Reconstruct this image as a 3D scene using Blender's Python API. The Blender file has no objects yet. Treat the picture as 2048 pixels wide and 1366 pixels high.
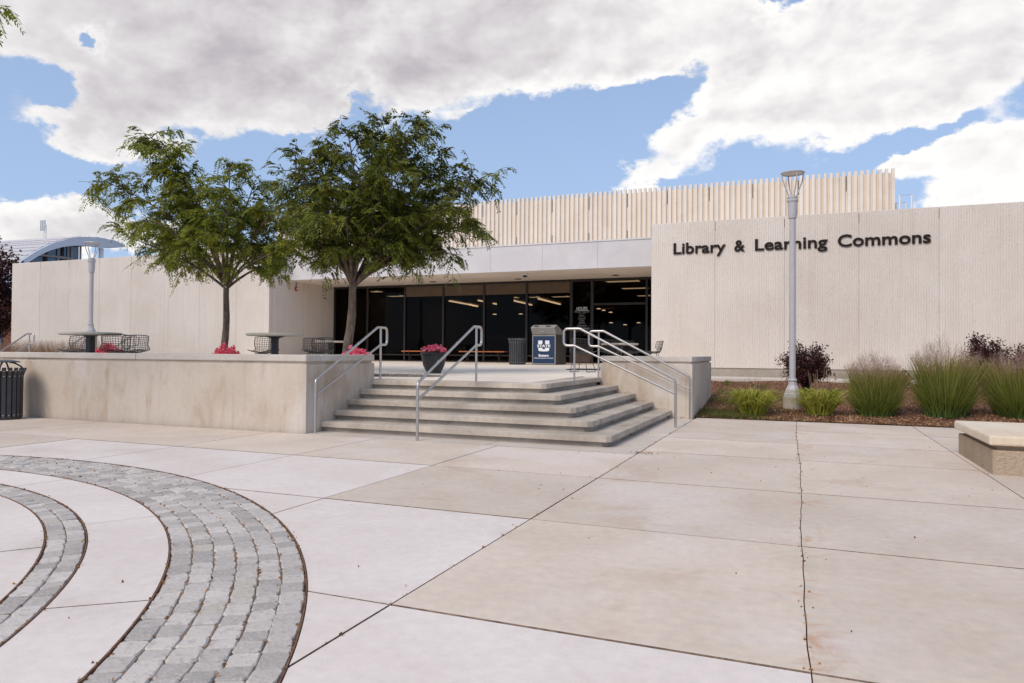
import bpy, bmesh, math, random
import numpy as np
from mathutils import Vector, Matrix

random.seed(7)
rng = np.random.default_rng(7)
S = bpy.context.scene
COL = S.collection

# ------------------------------------------------------------------ camera
CAM_H = 1.24
YAW, PITCH, ROLL = math.radians(22.1), math.atan(21.5 / 1420), 0.0069
FPX = 1420.0
_fw0 = Vector((-math.sin(YAW), math.cos(YAW), 0)); _r0 = Vector((math.cos(YAW), math.sin(YAW), 0)); _up = Vector((0, 0, 1))
_fw = _fw0 * math.cos(PITCH) + _up * math.sin(PITCH)
_u0 = _up * math.cos(PITCH) - _fw0 * math.sin(PITCH)
_r = _r0 * math.cos(ROLL) + _u0 * math.sin(ROLL)
_u = _u0 * math.cos(ROLL) - _r0 * math.sin(ROLL)
camd = bpy.data.cameras.new('camera')
camd.sensor_width = 36.0
camd.lens = FPX / 2048 * 36.0
camd.clip_start = 0.05
camd.clip_end = 2000
cam = bpy.data.objects.new('camera', camd)
COL.objects.link(cam)
cam.matrix_world = Matrix(((_r.x, _u.x, -_fw.x, 0), (_r.y, _u.y, -_fw.y, 0), (_r.z, _u.z, -_fw.z, CAM_H), (0, 0, 0, 1)))
S.camera = cam
S.render.resolution_x, S.render.resolution_y = 1024, 683


def ray(px, py):
    return _fw + _r * ((px - 1024) / FPX) - _u * ((py - 683) / FPX)


def at_y(px, py, Y):
    d = ray(px, py); return Vector((0, 0, CAM_H)) + d * (Y / d.y)


def at_z(px, py, z):
    d = ray(px, py); return Vector((0, 0, CAM_H)) + d * ((z - CAM_H) / d.z)


def at_x(px, py, X):
    d = ray(px, py); return Vector((0, 0, CAM_H)) + d * (X / d.x)


def at_f(px, F):
    """ground-plan point seen at column px at forward distance F"""
    r = (px - 1024) / FPX
    return (F * (-math.sin(YAW) + math.cos(YAW) * r), F * (math.cos(YAW) + math.sin(YAW) * r))


# ------------------------------------------------------------------ node expression helper
class NX:
    def __init__(s, nt, sock): s.nt, s.s = nt, sock

    def _m(s, op, *o):
        n = s.nt.nodes.new('ShaderNodeMath'); n.operation = op
        for i, v in enumerate((s,) + o):
            if isinstance(v, NX): s.nt.links.new(v.s, n.inputs[i])
            else: n.inputs[i].default_value = v
        return NX(s.nt, n.outputs[0])

    def __add__(s, o): return s._m('ADD', o)
    def __sub__(s, o): return s._m('SUBTRACT', o)
    def __mul__(s, o): return s._m('MULTIPLY', o)
    def __truediv__(s, o): return s._m('DIVIDE', o)
    def pow(s, o): return s._m('POWER', o)
    def exp(s): return s._m('EXPONENT')
    def max(s, o): return s._m('MAXIMUM', o)
    def min(s, o): return s._m('MINIMUM', o)
    def fract(s): return s._m('FRACT')

    def ramp(s, a, b, c=0.0, d=1.0, smooth=True):
        n = s.nt.nodes.new('ShaderNodeMapRange')
        n.interpolation_type = 'SMOOTHSTEP' if smooth else 'LINEAR'
        s.nt.links.new(s.s, n.inputs[0])
        for i, v in enumerate((a, b, c, d)): n.inputs[i + 1].default_value = v
        return NX(s.nt, n.outputs[0])


def mixc(nt, fac, a, b, blend='MIX'):
    n = nt.nodes.new('ShaderNodeMix'); n.data_type = 'RGBA'; n.blend_type = blend
    for i, v in ((0, fac), (6, a), (7, b)):
        if isinstance(v, NX): nt.links.new(v.s, n.inputs[i])
        elif isinstance(v, bpy.types.NodeSocket): nt.links.new(v, n.inputs[i])
        elif i == 0: n.inputs[i].default_value = v
        else: n.inputs[i].default_value = (*v, 1)
    return n.outputs[2]


def tcoord(nt, kind='Object', scale=(1, 1, 1)):
    t = nt.nodes.new('ShaderNodeTexCoord')
    if scale == (1, 1, 1): return t.outputs[kind]
    m = nt.nodes.new('ShaderNodeMapping'); m.inputs['Scale'].default_value = scale
    nt.links.new(t.outputs[kind], m.inputs[0]); return m.outputs[0]


def noise(nt, vec, scale, detail=4, rough=.55, dist=0.0):
    n = nt.nodes.new('ShaderNodeTexNoise'); n.inputs['Scale'].default_value = scale
    n.inputs['Detail'].default_value = detail; n.inputs['Roughness'].default_value = rough
    n.inputs['Distortion'].default_value = dist
    if vec is not None: nt.links.new(vec, n.inputs['Vector'])
    return NX(nt, n.outputs['Fac'])


# ------------------------------------------------------------------ world: daylight sky with cumulus
CLOUD_L, BLUE = 5.7, (2.55, 3.45, 5.1)
SUN_DIR = Vector((-0.24, -0.70, 0.68)).normalized()       # towards the sun
w = bpy.data.worlds.new('World'); S.world = w; w.use_nodes = True
nt = w.node_tree; nt.nodes.clear()
sky = nt.nodes.new('ShaderNodeTexSky'); sky.sky_type = 'NISHITA'; sky.sun_disc = False
sky.sun_elevation = math.asin(SUN_DIR.z); sky.sun_rotation = math.atan2(SUN_DIR.x, SUN_DIR.y)
sky.air_density = 1.0; sky.dust_density = 1.2; sky.ozone_density = 1.0; sky.altitude = 1600
tc = nt.nodes.new('ShaderNodeTexCoord')
sep = nt.nodes.new('ShaderNodeSeparateXYZ'); nt.links.new(tc.outputs['Generated'], sep.inputs[0])
dx, dy, dz = (NX(nt, sep.outputs[i]) for i in range(3))
az = dx._m('ARCTAN2', dy); el = dz.max(-1.0).min(1.0)._m('ARCSINE')
comb = nt.nodes.new('ShaderNodeCombineXYZ')
for i, v in enumerate((dx, dy, dz * 1.5)): nt.links.new(v.s, comb.inputs[i])
cv = comb.outputs[0]
off = nt.nodes.new('ShaderNodeVectorMath'); off.operation = 'ADD'
nt.links.new(cv, off.inputs[0]); off.inputs[1].default_value = (-0.014, -0.004, 0.026)
off2 = nt.nodes.new('ShaderNodeVectorMath'); off2.operation = 'ADD'
nt.links.new(cv, off2.inputs[0]); off2.inputs[1].default_value = (3.7, 1.3, 5.1)
puff = noise(nt, cv, 4.4, 12, .58, .15)
puff_sun = noise(nt, off.outputs[0], 4.4, 5, .58, .15)
soft = noise(nt, cv, 4.4, 5, .58, .15)
wisp = noise(nt, cv, 17.0, 9, .62, .3)
broad = noise(nt, cv, 1.6, 4, .5)


def px_ae(px, py):
    d = ray(px, py).normalized(); return math.atan2(d.x, d.y), math.asin(d.z)


CLOUDS = [  # px, py, rx, ry, tilt deg, weight  (cloud banks of the sky in view; negative = clear gaps)
    (300, 80, 560, 150, 4, 1.2), (800, 60, 420, 150, -4, 1.1), (260, 235, 230, 75, 2, .8), (1150, 60, 330, 115, 3, 1.1), (560, 200, 260, 60, 6, .5),
    (1650, 60, 520, 130, 0, 1.1), (1420, 240, 180, 52, 10, 1.35), (1650, 205, 250, 82, 20, 1.45), (1900, 140, 260, 110, 8, 1.2),
    (1975, 320, 105, 90, 30, 1.5), (2000, 395, 170, 30, 0, .9), (1838, 318, 62, 30, 8, 1.4), (1275, 336, 105, 36, 4, 1.7), (130, 245, 150, 48, 0, 1.0), (700, 262, 60, 14, 20, .7), (930, 240, 70, 16, 10, .6),
    (100, 462, 250, 70, 0, 1.6), (330, 490, 200, 45, 0, .9), (1168, 252, 48, 22, -8, .9), (585, 265, 110, 30, 10, .6), (1650, 342, 130, 24, 5, .8), (25, 355, 50, 12, 0, .5),
    (50, 175, 85, 46, -10, -1.3), (178, 108, 44, 22, -30, -1.3), (1575, 18, 40, 45, 60, -1.4),
    (1110, 250, 200, 70, 10, -1.1), (1020, 345, 360, 60, 0, -.8), (90, 350, 240, 38, 0, -1.1), (620, 330, 260, 50, 0, -.7), (1690, 325, 170, 26, 12, -.5), (680, 225, 70, 28, 35, -.9),
    (1290, 185, 120, 32, 18, -.9), (1900, 255, 85, 28, 12, -.9), (1400, 390, 300, 40, 0, -.4),
]
cov = el.ramp(.22, .50, -.33, .38)
wx_, wy_ = noise(nt, cv, 6.5, 8, .6), noise(nt, off2.outputs[0], 6.5, 8, .6)
azw, elw = az + (wx_ - .5) * .26, el + (wy_ - .5) * .17          # ragged cumulus outlines
for (px, py, rx, ry, tl, wt) in CLOUDS:
    a0, e0 = px_ae(px, py)
    a1, e1 = px_ae(px + rx, py); a2, e2 = px_ae(px, py - ry)
    ra, rb = abs(a1 - a0), abs(e2 - e0)
    c, s = math.cos(math.radians(tl)), math.sin(math.radians(tl))
    da, de = azw - a0, elw - e0
    u = (da * c + de * s) * (1 / ra); v = (de * c - da * s) * (1 / rb)
    cov = cov + (u * u + v * v)._m('MULTIPLY', -1.0).exp() * (wt * 1.05)
dens = cov + (puff - .5) * 1.7 + (wisp - .5) * .9 + (broad - .5) * .4 - .30
alpha = dens.ramp(-.04, .42)
thick = dens.ramp(.35, 1.5)
lit = (soft - puff_sun).max(-.12).min(.12)
sunny = az.ramp(-.80, .12)                         # thinner, brighter cumulus towards the right of the view
val = (lit * 1.2 + .95 - thick * .17 + (broad - .5) * .30 + sunny * .15 + el.ramp(.10, .30, .16, .0)).max(.5).min(1.10)
ccol = mixc(nt, val.ramp(.70, 1.02, 0, 1, False), (.86, .81, .86), (1.0, .985, .975))
cscale = nt.nodes.new('ShaderNodeVectorMath'); cscale.operation = 'SCALE'
nt.links.new(ccol, cscale.inputs[0]); nt.links.new((val * CLOUD_L).s, cscale.inputs[3])
haze_c = mixc(nt, el.ramp(.0, .6, .88, .5), sky.outputs[0], BLUE)
skymix = mixc(nt, alpha, haze_c, cscale.outputs[0])
bg = nt.nodes.new('ShaderNodeBackground'); bg.inputs[1].default_value = 0.10
nt.links.new(skymix, bg.inputs[0])
wo = nt.nodes.new('ShaderNodeOutputWorld'); nt.links.new(bg.outputs[0], wo.inputs[0])

sd = bpy.data.lights.new('sun', 'SUN'); sd.energy = 1.5; sd.angle = math.radians(30); sd.color = (1, .90, .79)
so = bpy.data.objects.new('sun', sd); COL.objects.link(so)
so.rotation_euler = (-SUN_DIR).to_track_quat('-Z', 'Y').to_euler(); so.location = (-10, -10, 30)

S.view_settings.view_transform = 'Standard'; S.view_settings.look = 'None'
S.view_settings.exposure = 0.7; S.view_settings.gamma = 1.0; S.view_settings.use_curve_mapping = False
S.render.engine = 'CYCLES'

# ------------------------------------------------------------------ materials
M = {}


def newmat(name):
    m = bpy.data.materials.new(name); m.use_nodes = True
    t = m.node_tree; b = t.nodes['Principled BSDF']; M[name] = m
    return m, t, b


def bump(t, b, h, strength=.3, dist=.01):
    n = t.nodes.new('ShaderNodeBump'); n.inputs['Strength'].default_value = strength; n.inputs['Distance'].default_value = dist
    t.links.new(h.s, n.inputs['Height']); t.links.new(n.outputs[0], b.inputs['Normal'])


def simple(name, col, rough=.6, metal=0.0, var=.12, scale=6.0, spec=.5):
    m, t, b = newmat(name)
    n = noise(t, tcoord(t), scale, 5)
    t.links.new(mixc(t, n.ramp(.3, .7), tuple(c * (1 - var) for c in col), tuple(min(1, c * (1 + var)) for c in col)), b.inputs['Base Color'])
    b.inputs['Roughness'].default_value = rough; b.inputs['Metallic'].default_value = metal
    b.inputs['Specular IOR Level'].default_value = spec
    return m


def concrete(name, c0, c1, stain=None, stain_amt=.5, grain=.12, rough=.85, streak=False, world=True, cream=None, rnd=.05, rust=False):
    """broom-finished concrete: large mottling, fine grain, blotchy stains"""
    m, t, b = newmat(name)
    if world:
        g = t.nodes.new('ShaderNodeNewGeometry'); vec = g.outputs['Position']
    else: vec = tcoord(t)
    n1 = noise(t, vec, .9, 6, .6, .4); n2 = noise(t, vec, 14, 4, .6); n3 = noise(t, vec, 75, 4, .7)
    col = mixc(t, n1.ramp(.32, .68), c0, c1)
    if streak:
        mp = t.nodes.new('ShaderNodeMapping'); mp.inputs['Scale'].default_value = (1.5, 1.5, .5); t.links.new(vec, mp.inputs[0])
        st = noise(t, mp.outputs[0], 1.6, 5, .6, .6)
        col = mixc(t, st.ramp(.47, .72) * stain_amt, col, stain)
        mp2 = t.nodes.new('ShaderNodeMapping'); mp2.inputs['Scale'].default_value = (1, 1, .6); mp2.inputs['Location'].default_value = (3, 9, 4); t.links.new(vec, mp2.inputs[0])
        pl = noise(t, mp2.outputs[0], 1.3, 4, .55, .8)
        col = mixc(t, pl.ramp(.54, .66) * .5, col, cream or c1)
        mp3 = t.nodes.new('ShaderNodeMapping'); mp3.inputs['Scale'].default_value = (9, 9, .25); t.links.new(vec, mp3.inputs[0])
        sk = noise(t, mp3.outputs[0], 1.2, 4, .6)
        col = mixc(t, sk.ramp(.52, .75) * .22, col, tuple(c * .55 for c in stain))
    elif stain:
        st = noise(t, vec, .55, 7, .65, 1.2)
        col = mixc(t, st.ramp(.53, .70) * stain_amt, col, stain)
        st2 = noise(t, vec, 2.7, 6, .7, 1.0)
        col = mixc(t, st2.ramp(.66, .76) * (stain_amt * .6), col, tuple(c * k for c, k in zip(stain, (.9, .72, .58))))
    if cream and not streak:
        mpc = t.nodes.new('ShaderNodeMapping'); mpc.inputs['Location'].default_value = (17, 5, 0); t.links.new(vec, mpc.inputs[0])
        cr = noise(t, mpc.outputs[0], .5, 5, .6, .7)
        col = mixc(t, cr.ramp(.52, .66) * .6, col, cream)
    vs_ = t.nodes.new('ShaderNodeTexVoronoi'); vs_.inputs['Scale'].default_value = 1.7; t.links.new(vec, vs_.inputs['Vector'])
    col = mixc(t, NX(t, vs_.outputs['Distance']).ramp(.010, .022, .55, 0.0), col, tuple(c * .35 for c in c0))     # gum and drip spots
    if rust:
        sp_ = t.nodes.new('ShaderNodeSeparateXYZ'); t.links.new(vec, sp_.inputs[0])
        xx = (NX(t, sp_.outputs[0]) - .05) * 9.0
        rm_ = (xx * xx)._m('MULTIPLY', -1.0).exp() * noise(t, vec, 2.4, 6, .7, .8).ramp(.52, .68)
        col = mixc(t, rm_ * .7, col, (.50, .27, .15))
        st3 = noise(t, vec, 1.3, 7, .7, 1.6)
        col = mixc(t, st3.ramp(.64, .72) * .35, col, (.52, .33, .21))
    oi = t.nodes.new('ShaderNodeObjectInfo')
    k = NX(t, oi.outputs['Random']) * (2 * rnd) + (1 - rnd)
    k = k * ((n2 - .5) * (grain * 2) + 1) * ((n3 - .5) * grain + 1)
    vm = t.nodes.new('ShaderNodeVectorMath'); vm.operation = 'SCALE'; t.links.new(col, vm.inputs[0]); t.links.new(k.s, vm.inputs[3])
    t.links.new(vm.outputs[0], b.inputs['Base Color'])
    b.inputs['Roughness'].default_value = rough; b.inputs['Specular IOR Level'].default_value = .3
    bump(t, b, n2 * .6 + n3 * .5, .18, .01)
    return m


concrete('slab_light', (.67, .585, .53), (.74, .66, .61), (.55, .475, .43), .5, .13, rnd=.025)
concrete('slab_tan', (.575, .475, .39), (.65, .545, .455), (.49, .355, .26), .5, .17, cream=(.66, .58, .53), rnd=.05, rust=True)
concrete('apron', (.54, .46, .39), (.62, .54, .465), (.40, .33, .27), .4, .1)
concrete('terrace_conc', (.75, .65, .545), (.80, .71, .61), (.45, .36, .28), .35, .08, rnd=.02)
concrete('step_conc', (.36, .305, .25), (.55, .475, .395), (.17, .14, .115), .85, .25, cream=(.54, .46, .38), rnd=.06)
concrete('wall_conc', (.53, .445, .36), (.60, .52, .435), (.41, .30, .20), .62, .1, streak=True, cream=(.64, .585, .54), rnd=.0)
concrete('coping_conc', (.52, .46, .40), (.60, .54, .48), (.42, .34, .26), .45, .12, rnd=.05)
concrete('footing_conc', (.34, .29, .24), (.46, .40, .34), (.24, .19, .15), .6, .2)
concrete('fascia_white', (.60, .57, .575), (.66, .63, .63), (.56, .51, .49), .3, .04, rnd=.02)
concrete('soffit_white', (.80, .715, .62), (.84, .76, .67), (.60, .53, .46), .3, .04)
concrete('rib_conc', (.76, .67, .575), (.82, .735, .645), (.58, .49, .40), .3, .05, rnd=.04)
concrete('rib_back', (.74, .60, .46), (.79, .66, .52), (.5, .4, .3), .3, .05)
concrete('bench_cap', (.70, .575, .43), (.77, .67, .55), (.60, .40, .20), .8, .14)
simple('joint_dirt', (.19, .125, .085), .95, var=.5, scale=30)
simple('joint_grey', (.22, .15, .11), .95, var=.3, scale=20)
simple('joint_dark', (.25, .175, .13), .95, var=.4, scale=20)
simple('black_gap', (.02, .018, .016), .9)
simple('dark_frame', (.022, .016, .012), .45)
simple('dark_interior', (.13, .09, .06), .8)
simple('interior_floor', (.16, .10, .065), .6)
simple('wood_orange', (.42, .12, .03), .5, var=.2, scale=9)
simple('wood_brown', (.20, .085, .035), .5, var=.2)
simple('header_panel', (.12, .078, .045), .6)
simple('black_metal', (.018, .018, .02), .42)
simple('can_metal', (.045, .045, .052), .42, var=.15)
simple('wire_metal', (.05, .042, .038), .5)
simple('lamp_paint', (.44, .42, .43), .42, var=.04)
simple('bolt', (.6, .6, .6), .3, .8)
simple('pot_black', (.022, .022, .024), .38, var=.2)
simple('soil', (.05, .03, .02), .95, var=.4, scale=40)
simple('mulch_soil', (.15, .065, .035), .95, var=.5, scale=30)
simple('gravel_bed', (.24, .20, .17), .95, var=.5, scale=60)
simple('table_stone', (.50, .46, .38), .6, var=.08, scale=40)
simple('letter_brown', (.022, .014, .011), .8, spec=.2)
simple('white_paint', (.78, .77, .77), .5, var=.03)
simple('grey_plastic', (.075, .07, .066), .55, var=.1)
simple('grey_hood', (.30, .28, .26), .45, var=.06)
simple('navy', (.006, .028, .085), .45, var=.05)
simple('print_white', (.8, .8, .82), .6, var=.02)
simple('print_dim', (.42, .40, .38), .6, var=.02)
simple('red_device', (.45, .03, .02), .4)
simple('rust', (.17, .085, .05), .9, var=.4, scale=25)
simple('roof_metal', (.55, .53, .54), .45, var=.05)
simple('arch_white', (.58, .61, .68), .5, var=.03)
simple('asphalt_ground', (.16, .14, .11), .95, var=.2, scale=.8)
simple('twig_bark', (.06, .042, .03), .9, var=.3)
simple('kick_brown', (.09, .055, .035), .6)
simple('brick_red', (.16, .055, .035), .9, var=.25, scale=3)
simple('green_bag', (.02, .09, .07), .7)

# stainless steel
m, t, b = newmat('stainless'); b.inputs['Metallic'].default_value = 1; b.inputs['Roughness'].default_value = .34
mp = tcoord(t, 'Object', (60, 60, 60)); n = noise(t, mp, 1, 3)
t.links.new(mixc(t, n.ramp(.3, .7), (.50, .46, .43), (.60, .56, .53)), b.inputs['Base Color'])
t.links.new(n.ramp(.2, .8, .28, .45).s, b.inputs['Roughness'])

# exposed aggregate precast panel with vertical fluting
def aggregate(name, c0, c1, c2, flute=1.0, pit=.5):
    m, t, b = newmat(name)
    g = t.nodes.new('ShaderNodeNewGeometry'); P = g.outputs['Position']
    sp = t.nodes.new('ShaderNodeSeparateXYZ'); t.links.new(P, sp.inputs[0])
    xy = NX(t, sp.outputs[0]) + NX(t, sp.outputs[1])
    wob = noise(t, P, 9, 3)
    fl = (xy * (2 * math.pi / .062) + wob * 2.2)._m('SINE')
    vo = t.nodes.new('ShaderNodeTexVoronoi'); vo.inputs['Scale'].default_value = 34; t.links.new(P, vo.inputs['Vector'])
    vd = NX(t, vo.outputs['Distance'])
    big_ = noise(t, P, .5, 6, .6, .3); mid = noise(t, P, 34, 5, .7); fine_ = noise(t, P, 75, 3, .6)
    mp = t.nodes.new('ShaderNodeMapping'); mp.inputs['Scale'].default_value = (3.2, 3.2, .12); t.links.new(P, mp.inputs[0])
    strk = noise(t, mp.outputs[0], 1.5, 6, .65)
    col = mixc(t, big_.ramp(.3, .7), c0, c1)
    col = mixc(t, strk.ramp(.5, .8) * .4, col, c2)
    mpv = t.nodes.new('ShaderNodeMapping'); mpv.inputs['Scale'].default_value = (13, 13, .5); t.links.new(P, mpv.inputs[0])
    col = mixc(t, noise(t, mpv.outputs[0], 1.6, 5, .7, .3).ramp(.48, .72) * .22, col, c2)
    col = mixc(t, mid.ramp(.56, .72) * .7, col, tuple(c * .62 for c in c2))
    col = mixc(t, fine_.ramp(.55, .75) * .35, col, tuple(min(1, c * 1.2) for c in c1))
    oi = t.nodes.new('ShaderNodeObjectInfo')
    k = NX(t, oi.outputs['Random']) * .07 + .965
    vm = t.nodes.new('ShaderNodeVectorMath'); vm.operation = 'SCALE'; t.links.new(col, vm.inputs[0]); t.links.new(k.s, vm.inputs[3])
    t.links.new(vm.outputs[0], b.inputs['Base Color']); b.inputs['Roughness'].default_value = .9
    b.inputs['Specular IOR Level'].default_value = .2
    h = fl * (.34 * flute) + mid * 1.6 + vd * .7 + fine_ * pit
    bump(t, b, h, .8, .014)
    return m


aggregate('panel_agg', (.71, .62, .54), (.78, .70, .625), (.58, .475, .39))
aggregate('base_agg', (.42, .315, .215), (.55, .43, .31), (.26, .18, .115), 0.0, 1.6)

# granite setts
m, t, b = newmat('granite')
g = t.nodes.new('ShaderNodeNewGeometry'); P = g.outputs['Position']; oi = t.nodes.new('ShaderNodeObjectInfo')
rv = (NX(t, oi.outputs['Random']) + NX(t, g.outputs['Random Per Island'])).fract()
n1 = noise(t, P, 260, 3, .7); n2 = noise(t, P, 24, 5, .6); n4 = noise(t, P, 55, 5, .75)
col = mixc(t, rv, (.37, .335, .305), (.64, .575, .525))
col = mixc(t, rv.ramp(.94, .97), col, (.50, .45, .38))
col = mixc(t, n1.ramp(.54, .68) * .5, col, (.19, .175, .165))
col = mixc(t, n4.ramp(.50, .66) * .6, col, (.64, .60, .57))
col = mixc(t, n2.ramp(.5, .68) * .5, col, (.30, .265, .235))
t.links.new(col, b.inputs['Base Color']); b.inputs['Roughness'].default_value = .8
bump(t, b, n2 * 1.2 + n4 * .5, .5, .012)

# tinted glazing: clear tint behind a fresnel reflection
def glazing(name, tint, ior=1.5):
    m = bpy.data.materials.new(name); m.use_nodes = True; t = m.node_tree; t.nodes.clear(); M[name] = m
    tr = t.nodes.new('ShaderNodeBsdfTransparent'); tr.inputs[0].default_value = (*tint, 1)
    gl = t.nodes.new('ShaderNodeBsdfGlossy'); gl.inputs['Roughness'].default_value = .02; gl.inputs[0].default_value = (.75, .72, .70, 1)
    fr = t.nodes.new('ShaderNodeFresnel'); fr.inputs[0].default_value = ior
    mx = t.nodes.new('ShaderNodeMixShader'); o = t.nodes.new('ShaderNodeOutputMaterial')
    t.links.new(fr.outputs[0], mx.inputs[0]); t.links.new(tr.outputs[0], mx.inputs[1]); t.links.new(gl.outputs[0], mx.inputs[2]); t.links.new(mx.outputs[0], o.inputs[0])


glazing('glass', (.36, .31, .26), 1.2)
simple('blue_glass', (.03, .08, .16), .08, spec=.9, var=.3, scale=.3)


def emit(name, col, s):
    m, t, b = newmat(name); b.inputs['Base Color'].default_value = (*col, 1)
    b.inputs['Emission Color'].default_value = (*col, 1); b.inputs['Emission Strength'].default_value = s


emit('tube_light', (1, .92, .76), 2.6)
emit('pendant_light', (1, .93, .82), 3.0)
emit('troffer_light', (1, .88, .68), 1.3)


def leafmat(name, cols, trans=.35, nscale=1.6, rough=.55):
    m, t, b = newmat(name)
    g = t.nodes.new('ShaderNodeNewGeometry')
    r1 = NX(t, g.outputs['Random Per Island']); n = noise(t, g.outputs['Position'], nscale, 3, .6)
    k = (r1 * .45 + n * .9 - .15).max(0.0).min(1.0)
    cr = t.nodes.new('ShaderNodeValToRGB'); t.links.new(k.s, cr.inputs[0])
    el_ = cr.color_ramp.elements
    for i, c in enumerate(cols):
        p = i / (len(cols) - 1)
        e = el_[0] if i == 0 else (el_[1] if i == len(cols) - 1 else el_.new(p))
        e.position = p if i not in (0, len(cols) - 1) else (.2 if i == 0 else .85); e.color = (*c, 1)
    t.links.new(cr.outputs[0], b.inputs['Base Color']); b.inputs['Roughness'].default_value = rough
    b.inputs['Specular IOR Level'].default_value = .3
    tl = t.nodes.new('ShaderNodeBsdfTranslucent'); t.links.new(cr.outputs[0], tl.inputs[0])
    mx = t.nodes.new('ShaderNodeMixShader'); mx.inputs[0].default_value = trans
    o = t.nodes['Material Output']
    t.links.new(b.outputs[0], mx.inputs[1]); t.links.new(tl.outputs[0], mx.inputs[2]); t.links.new(mx.outputs[0], o.inputs[0])
    return m


leafmat('leaf_locust', [(.042, .095, .011), (.10, .18, .02), (.20, .28, .03), (.38, .37, .045)], .48)
leafmat('leaf_locust_dark', [(.018, .048, .009), (.042, .095, .014), (.09, .155, .02), (.28, .28, .036)], .40)
leafmat('leaf_purple', [(.022, .006, .007), (.048, .013, .013), (.11, .035, .028)], .2)
leafmat('leaf_lily', [(.14, .20, .02), (.34, .38, .035), (.60, .54, .10)], .35, 6)
leafmat('leaf_flower_green', [(.03, .06, .01), (.07, .12, .02), (.2, .22, .04)], .3, 8)
leafmat('petal_pink', [(.85, .04, .16), (.95, .11, .26), (.97, .42, .50)], .45, 20)
leafmat('petal_red', [(.85, .04, .12), (.93, .11, .22), (.95, .34, .42)], .45, 20)
leafmat('mulch_chip', [(.08, .03, .015), (.20, .07, .03), (.31, .12, .05), (.48, .28, .15)], .0, 3, .9)
leafmat('litter', [(.10, .04, .02), (.28, .11, .03), (.45, .22, .05)], .1, 8, .9)
leafmat('lawn_blade', [(.06, .09, .015), (.12, .15, .025), (.22, .20, .06)], .3, 5)
leafmat('dry_stalk', [(.25, .16, .09), (.38, .27, .16)], .1, 9, .8)
leafmat('pebble', [(.15, .13, .11), (.28, .24, .2), (.42, .38, .33)], .0, 20, .9)


def grassmat(name, low, mid, tip):
    m, t, b = newmat(name)
    a = t.nodes.new('ShaderNodeAttribute'); a.attribute_name = 'along'
    g = t.nodes.new('ShaderNodeNewGeometry'); r1 = NX(t, g.outputs['Random Per Island'])
    v = NX(t, a.outputs['Fac'])
    c = mixc(t, v.ramp(.0, .5), low, mid)
    c = mixc(t, (v + (r1 - .5) * .5).ramp(.62, .98), c, tip)
    c2 = mixc(t, r1.ramp(.35, 1.0, .0, .6), c, tuple(min(1, k * 1.8) for k in mid))
    c2 = mixc(t, r1.ramp(.0, .3, .65, .0), c2, tuple(k * .35 for k in low))
    t.links.new(c2, b.inputs['Base Color']); b.inputs['Roughness'].default_value = .6
    tl = t.nodes.new('ShaderNodeBsdfTranslucent'); t.links.new(c2, tl.inputs[0])
    mx = t.nodes.new('ShaderNodeMixShader'); mx.inputs[0].default_value = .3
    t.links.new(b.outputs[0], mx.inputs[1]); t.links.new(tl.outputs[0], mx.inputs[2]); t.links.new(mx.outputs[0], t.nodes['Material Output'].inputs[0])


grassmat('switchgrass', (.07, .13, .035), (.18, .225, .035), (.38, .24, .09))
grassmat('tan_grass', (.26, .17, .09), (.34, .22, .12), (.30, .14, .09))
simple('seed_head', (.44, .29, .22), .9, var=.3, scale=30)

m, t, b = newmat('bark')
v = tcoord(t, 'Object', (14, 14, 3)); n = noise(t, v, 1, 6, .65, .6); n2 = noise(t, tcoord(t), 2.2, 3)
c = mixc(t, n.ramp(.35, .7), (.085, .06, .045), (.24, .18, .135)); c = mixc(t, n2.ramp(.52, .66) * .55, c, (.27, .13, .06))
t.links.new(c, b.inputs['Base Color']); b.inputs['Roughness'].default_value = .9; bump(t, b, n, .8, .03)

# ------------------------------------------------------------------ mesh helpers
OFF = {}


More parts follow.
